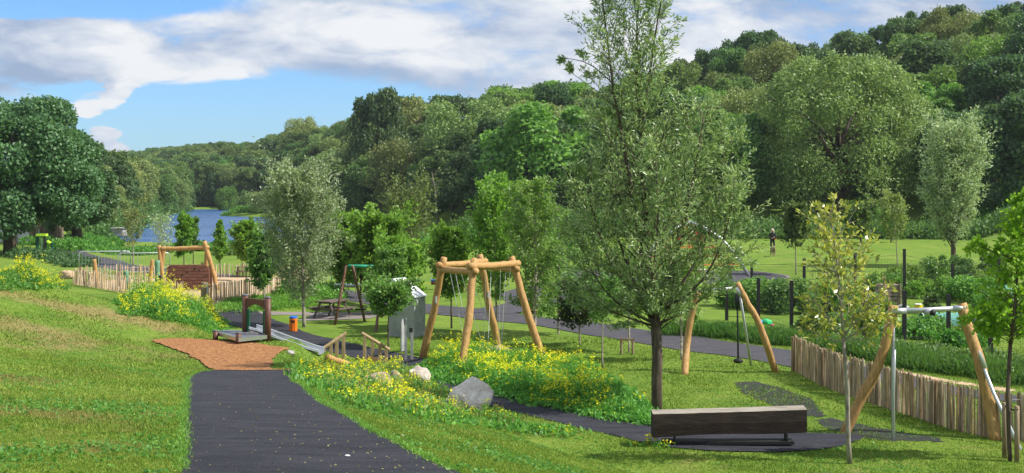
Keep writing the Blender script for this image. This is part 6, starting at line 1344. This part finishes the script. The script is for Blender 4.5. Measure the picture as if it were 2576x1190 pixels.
# allotment: posts and wire fence, plots
def plots():
    near = [(1828, 806, 714), (1908, 813, 699), (1991, 840, 706), (2078, 846, 735), (2175, 852, 727), (2275, 863, 731), (2386, 866, 741), (2492, 898, 756), (2600, 915, 765)]
    far = [(1891, 716, 660), (2023, 759, 650), (2151, 752, 636), (2275, 748, 626), (2396, 745, 664), (2513, 735, 640)]
    for row, lab in ((near, 'black-posted wire fence along the front of the allotment plots'), (far, 'taller black-posted wire fence along the back of the allotment plots')):
        P = []; r = None
        for (u, vb, vt) in row:
            b = G(u, vb); h = (vb - vt) / px(b[1])
            if r is None: r = thing('wire_fence', b, lab, 'fence')
            MB().box(b + (0, 0, h / 2), (.115, .115, h)).build('post', 'black', r); P.append((b, h))
        for f in (.12, .5, .88):
            MB().tube([p + (0, 0, h * f) for p, h in P], .007, 4).build('wire', 'black', r)
        m = MB()
        for (p, h), (q, g) in zip(P[:-1], P[1:]):
            L = np.linalg.norm(q - p); n = int(L / .16)
            for i in range(n): t = i / n; b = p * (1 - t) + q * t; hh = h * (1 - t) + g * t; m.tube([b, b + (0, 0, hh * .82)], .0025, 3, caps=False)
            for k in range(1, 9): m.tube([p + (0, 0, h * .1 * k), q + (0, 0, g * .1 * k)], .0025, 3, caps=False)
        m.build('mesh', 'black', r)
    gp_ = lambda L_: [tuple(G(u, v)[:2]) for u, v in L_]
    for i, (L_, mt) in enumerate((([(2030, 830), (2140, 842), (2170, 800), (2060, 790)], 'soil'), ([(2190, 856), (2330, 872), (2340, 815), (2200, 805)], 'soil'), ([(2350, 875), (2480, 892), (2480, 830), (2360, 820)], 'soil'), ([(2120, 790), (2560, 800), (2560, 770), (2120, 765)], 'sand'))):
        sheet('plot_soil' if mt == 'soil' else 'plot_path_soil', L_, mt, .02 + .004 * i, .5, edge=.04, seed=i)
    # vegetable rows
    for i, (u0, u1, v, h, mt, lab) in enumerate(((2045, 2150, 815, .35, 'leaf_weed', 'row of leafy vegetables left of the leaning log leg'), (2200, 2325, 850, .4, 'leaf_weed', 'front row of leafy vegetables under the steel bar'), (2205, 2330, 828, .3, 'leaf_silver', 'middle row of greyish brassicas under the steel bar'), (2360, 2470, 868, .4, 'leaf_weed', 'row of potatoes right of the black post'), (2365, 2470, 845, .3, 'leaf_fresh', 'row of bright salad plants right of the teal net'), (2140, 2230, 775, .5, 'leaf_fresh', 'row of climbing beans at the back left of the plots'))):
        leafbank('vegetable_row', lab, 'vegetables', gl(((u0, v), (u1, v + 4))), .6, h, 1800, .13, .09, mt, 500 + i, lumps=18)
    # net tunnels
    for i, (u0, u1, v, h, lab) in enumerate(((2318, 2420, 826, .55, 'teal net tunnel over brassicas behind the steel bar'), (2430, 2540, 745, .5, 'long low teal net tunnel near the black compost bin'))):
        a = G(u0, v); b = G(u1, v); r = thing('net_tunnel', a, lab, 'net tunnel'); n = 7; ang = np.linspace(0, math.pi, 9); k = 12; V = []
        for j in range(k):
            c = a + (b - a) * j / (k - 1)
            for t in ang: V.append(c + (0, .45 * math.cos(t), h * math.sin(t) * (1 + .05 * math.sin(j * 2.))))
        f = [(j * 9 + q_, j * 9 + q_ + 1, (j + 1) * 9 + q_ + 1, (j + 1) * 9 + q_) for j in range(k - 1) for q_ in range(8)]
        m = MB(); m.add(V, f); m.build('net_cover', 'net', r, True)
        for j in (0, 4, 7, 11):
            c = a + (b - a) * j / 11; MB().tube([c + (0, .46 * math.cos(t), (h + .012) * math.sin(t)) for t in ang], .012, 5).build('hoop', 'white_paint', r)
    def blob(name, label, u, v, w, h, mat, seed, cat): 
        c = G(u, v); s = px(c[1]); o = rock(name, label, c, (w / s / 2, w / s / 3, h / s / 1.4), mat, seed, rough=.5); o['category'] = cat; return o
    blob('plastic_sheet', 'crumpled grey plastic sheet left of the leaning swing leg', 2070, 806, 95, 12, 'sheet', 1, 'sheet'); blob('plastic_sheet', 'heap of crumpled silver sheeting behind the yellow-leaved tree', 2170, 772, 60, 18, 'sheet', 2, 'sheet'); blob('plastic_sheet', 'pale crumpled sheet beside the yellow bucket', 2272, 778, 30, 12, 'sheet', 3, 'sheet')
    blob('plastic_sheet', 'white fleece patch on the plot left of the front black posts', 2100, 822, 50, 8, 'white_roof', 4, 'sheet'); blob('pink_bag', 'small bright pink bag lying under the steel bar', 2322, 800, 22, 12, 'pink', 5, 'bag')
    def pot(name, label, u, v, w, h, mat, lid, cat):
        c = G(u, v); s = px(c[1]); R = w / s / 2; H = h / s; r = thing(name, c, label, cat); MB().tube([c, c + (0, 0, H * .9), c + (0, 0, H * .92)], [R, R * .75, R * .8], 14).build('body', mat, r); MB().tube([c + (0, 0, H * .93), c + (0, 0, H)], [R * .84, R * .7], 14).build('lid', lid, r)
    pot('compost_bin', 'black tapered compost bin beyond the plots at the right', 2441, 714, 26, 26, 'black', 'black', 'compost bin'); pot('bucket', 'yellow upturned bucket in the middle of the plots', 2310, 786, 24, 22, 'yellow', 'white_paint', 'bucket')
    c = G(1925, 826); s = px(c[1]); r = thing('toy_barrow', c, 'green and blue plastic toy in the long grass by the black fence', 'toy'); rock('toy_x', 'x', c, (.2, .15, .13), 'toy_green', 3, rough=.1).name = 'tub'
    o = bpy.data.objects['tub']; o.parent = r; o.location = (.05, 0, .22); 
    for k_ in ('label', 'category'): del o[k_]
    MB().tube([c + (-.22, -.1, .2), c + (-.22, .1, .2)], .13, 14).build('wheel', 'toy_blue', r, True); MB().tube([c + (.1, 0, .15), c + (.3, -.05, .1)], .04, 8).build('handle', 'pink', r)
    for i, (nm, lab, u, v, w, h, mt, cat) in enumerate((('storage_tub', 'blue plastic tub on the plots behind the steel bar', 2282, 812, 16, 10, 'blue', 'tub'), ('plastic_sheet', 'folded white sheet near the right end of the steel bar', 2400, 806, 26, 7, 'white_roof', 'sheet'), ('old_carpet', 'dark red mat on the plots between the front posts', 2245, 835, 34, 6, 'red_brown', 'mat'), ('timber_pile', 'small heap of pale timber on the plots', 2345, 815, 38, 8, 'rail', 'timber'), ('plastic_sheet', 'long grey sheet beside the far plots under the conifer-like shrub', 2200, 752, 70, 10, 'sheet', 'sheet'), ('compost_sack', 'dark grey sack at the far right of the plots', 2455, 815, 22, 16, 'grey_cap', 'sack'))): blob(nm, lab, u, v, w, h, mt, 40 + i, cat)
    # canes
    for i, (u, v, lab) in enumerate(((2225, 795, 'wigwam of bamboo canes left of the yellow bucket'),)):
        c = G(u, v); m = MB()
        for k in range(6): a = k * 1.05; m.tube([c + (.4 * math.cos(a), .4 * math.sin(a), 0), c + (-.05 * math.cos(a), -.05 * math.sin(a), 1.5)], .012, 4)
        tag(m.build('bean_canes', 'rail'), lab, 'canes')
    c = G(2233, 766); r = thing('planter_box', c, 'rough wooden slatted planter behind the left log leg of the pipe swing', 'planter')
    for k in range(5): MB().box(c + (0, 0, .1 + k * .17), (.85, .7, .15)).build('board', 'old_fence', r)
    for sx in (-.44, .44): MB().box(c + (sx, -.37, .45), (.07, .07, .95)).build('corner_post', 'stake', r)
plots()
# ------------------------------------------------------------------ person and dog
def skin_body(name, joints, edges, mat, parent, sub=2, root=0):
    me = bpy.data.meshes.new(name); me.from_pydata([j[:3] for j in joints], edges, []); o = bpy.data.objects.new(name, me); COL.objects.link(o); me.materials.append(M[mat]); o.parent = parent
    s = o.modifiers.new('skin', 'SKIN'); s.use_smooth_shade = True
    lay = me.skin_vertices[0] if me.skin_vertices else None
    if lay is None:
        bpy.context.view_layer.objects.active = o
        import bmesh
        bm = bmesh.new(); bm.from_mesh(me); bm.verts.layers.skin.verify(); bm.to_mesh(me); bm.free(); lay = me.skin_vertices[0]
    for i, j in enumerate(joints): lay.data[i].radius = (j[3], j[4] if len(j) > 4 else j[3]); lay.data[i].use_root = (i == root)
    d = o.modifiers.new('sub', 'SUBSURF'); d.levels = sub; d.render_levels = sub; return o
def person():
    b = G(1943, 634); r = thing('person', b, 'person with long fair hair in black clothes looking down at a dog on the lawn', 'person'); r.rotation_euler = (0, 0, rad(0))
    # facing the camera (-y); x to the right of the picture
    J = [(0, 0, .92, .15, .11), (0, 0, 1.15, .15, .11), (0, -.01, 1.36, .19, .12), (0, -.02, 1.46, .07, .07), (0, -.05, 1.53, .055), (0, -.07, 1.64, .095, .10), (0, -.075, 1.70, .075, .085),
         (-.20, 0, 1.38, .075), (-.27, -.04, 1.13, .058), (-.14, -.24, 1.06, .045), (.20, 0, 1.38, .075), (.27, -.02, 1.13, .058), (.12, -.24, 1.12, .045),
         (-.10, 0, .86, .10), (-.12, -.10, .50, .072), (-.11, -.02, .10, .05), (-.12, -.16, .04, .045), (.10, 0, .86, .10), (.14, .02, .50, .072), (.17, .12, .10, .05), (.19, 0.0, .04, .045)]
    E = [(0, 1), (1, 2), (2, 3), (3, 4), (4, 5), (5, 6), (2, 7), (7, 8), (8, 9), (2, 10), (10, 11), (11, 12), (0, 13), (13, 14), (14, 15), (15, 16), (0, 17), (17, 18), (18, 19), (19, 20)]
    skin_body('body', J, E, 'black_cloth', r)
    L = lambda p: np.array(b) + np.array(p)
    def ell(name, c, rr, mat, seg=14):
        th = np.linspace(0, math.pi, seg); P_ = [L((c[0], c[1], c[2] + rr[2] * math.cos(t))) for t in th]; o = MB().tube(P_, [max(.003, rr[0] * math.sin(t)) for t in th], 14).build(name, mat, r, True); return o
    ell('face', (0, -.115, 1.625), (.075, .07, .10), 'skin'); ell('hair', (0, -.03, 1.665), (.125, .12, .125), 'hair'); ell('hair_lock', (-.085, -.03, 1.56), (.06, .05, .15), 'hair'); ell('hair_lock', (.09, -.03, 1.55), (.06, .05, .16), 'hair')
    for sx, hx, hz in ((-1, -.11, 1.045), (1, .08, 1.115)):
        m = MB(); c = L((hx, -.27, hz)); m.tube([c + (-sx * -.02, 0, 0), c + (-sx * .05, -.03, 0)], [.032, .034], 8)
        for k in range(4): m.tube([c + (-sx * .05, -.03, -.024 + k * .016), c + (-sx * .09, -.06, -.026 + k * .017), c + (-sx * .10, -.035 - .004 * k, -.026 + k * .017)], [.009, .0085, .007], 6)
        m.tube([c + (0, -.02, .02), c + (-sx * .03, -.05, .045)], [.01, .008], 6); m.build('hand', 'skin', r, True)
    MB().box(L((.24, -.05, 1.0)), (.09, .06, .12)).build('treat_pouch', 'red_rope', r)
def dog():
    b = G(1945, 645); r = thing('dog', b, 'brindle and tan dog standing in front of the person, facing the camera', 'dog')
    J = [(.02, .35, .48, .13, .14), (.01, .05, .50, .14, .16), (0, -.15, .52, .12, .15), (0, -.28, .62, .09), (0, -.36, .70, .085), (0, -.47, .66, .045), (0, -.52, .645, .035), (.10, -.15, .38, .055), (.09, -.17, .2, .035), (.09, -.16, .04, .03), (.09, -.2, .02, .028),
         (-.10, -.15, .38, .055), (-.09, -.14, .2, .035), (-.09, -.18, .04, .03), (-.09, -.22, .02, .028), (.10, .38, .36, .075), (.11, .32, .24, .04), (.11, .42, .13, .028), (.11, .38, .03, .028), (-.10, .38, .36, .075), (-.11, .32, .24, .04), (-.11, .42, .13, .028), (-.11, .38, .03, .028), (.02, .5, .5, .035), (.05, .66, .6, .03), (.1, .75, .72, .022)]
    E = [(0, 1), (1, 2), (2, 3), (3, 4), (4, 5), (5, 6), (2, 7), (7, 8), (8, 9), (9, 10), (2, 11), (11, 12), (12, 13), (13, 14), (0, 15), (15, 16), (16, 17), (17, 18), (0, 19), (19, 20), (20, 21), (21, 22), (0, 23), (23, 24), (24, 25)]
    skin_body('body', J, E, 'dog_coat', r)
    for sx in (-1, 1): MB().tube([np.array(b) + (sx * .055, -.34, .76), np.array(b) + (sx * .075, -.35, .85)], [.035, .006], 6).build('ear', 'dog_coat', r, True)
    c = G(1945, 653); tag(MB().tube([c + (0, 0, .0), c + (0, 0, .02), c + (0, 0, .05), c + (0, 0, .07)], [.02, .04, .04, .015], 10).build('ball', 'yellow', None, True), 'small pale ball on the grass in front of the dog', 'ball')
person(); dog()
# pale bare trunks in the wood
for i, (u0, v0, u1, v1, Y, lab) in enumerate(((1098, 515, 1086, 432, 178, 'leaning grey bare trunk in the dark wood behind the ash tree'), (1232, 470, 1226, 400, 172, 'tall thin grey trunk in front of the dark wood'))):
    a = A(u0, v0, Y - 6); b = A(u1, v1, Y - 6); r = thing('bare_tree', (a[0], a[1], tz(a[0], a[1])), lab, 'tree'); MB().tube([(a[0] + .3, a[1], tz(a[0], a[1]) - .3), a, (a + b) / 2 + (.1, 0, 0), b], [.16, .12, .09, .05], 8).build('trunk', 'bark_grey', r, True)
    for k in range(3): t = .45 + .2 * k; p = a * (1 - t) + b * t; MB().tube([p, p + ((-1) ** k * .9, 0, 1.3)], [.07, .02], 5).build('branch', 'bark_grey', r)
# litter on the near path
for i, (u, v, lab) in enumerate(((873, 1152, 'white crumpled scrap near the foot of the near path'), (1010, 1100, 'small pale stone on the right edge of the near path'))):
    c = G(u, v); o = rock('scrap', lab, c + (0, 0, .01), (.035, .02, .014), 'white_paint', i + 60); o['category'] = 'litter'
# ------------------------------------------------------------------ air
def haze():
    mb = MB().box((0, 330, 30), (1500, 900, 76)); o = mb.build('haze', 'haze_mat') if 'haze_mat' in M else None
m_ = bpy.data.materials.new('haze_mat'); m_.use_nodes = True; T9 = NT(m_.node_tree); T9.n.clear(); M['haze_mat'] = m_
v_ = T9.n.new('ShaderNodeVolumePrincipled'); v_.inputs['Color'].default_value = (0.80, 0.88, 1.0, 1); v_.inputs['Density'].default_value = 0.00012; v_.inputs['Anisotropy'].default_value = 0.2
o9 = T9.n.new('ShaderNodeOutputMaterial'); T9.l.new(v_.outputs[0], o9.inputs['Volume'])
hz = MB().box((0, 300, 33), (2000, 2500, 88)).build('haze', 'haze_mat'); tag(hz, 'thin bluish air over the far valley', 'haze', kind='stuff')
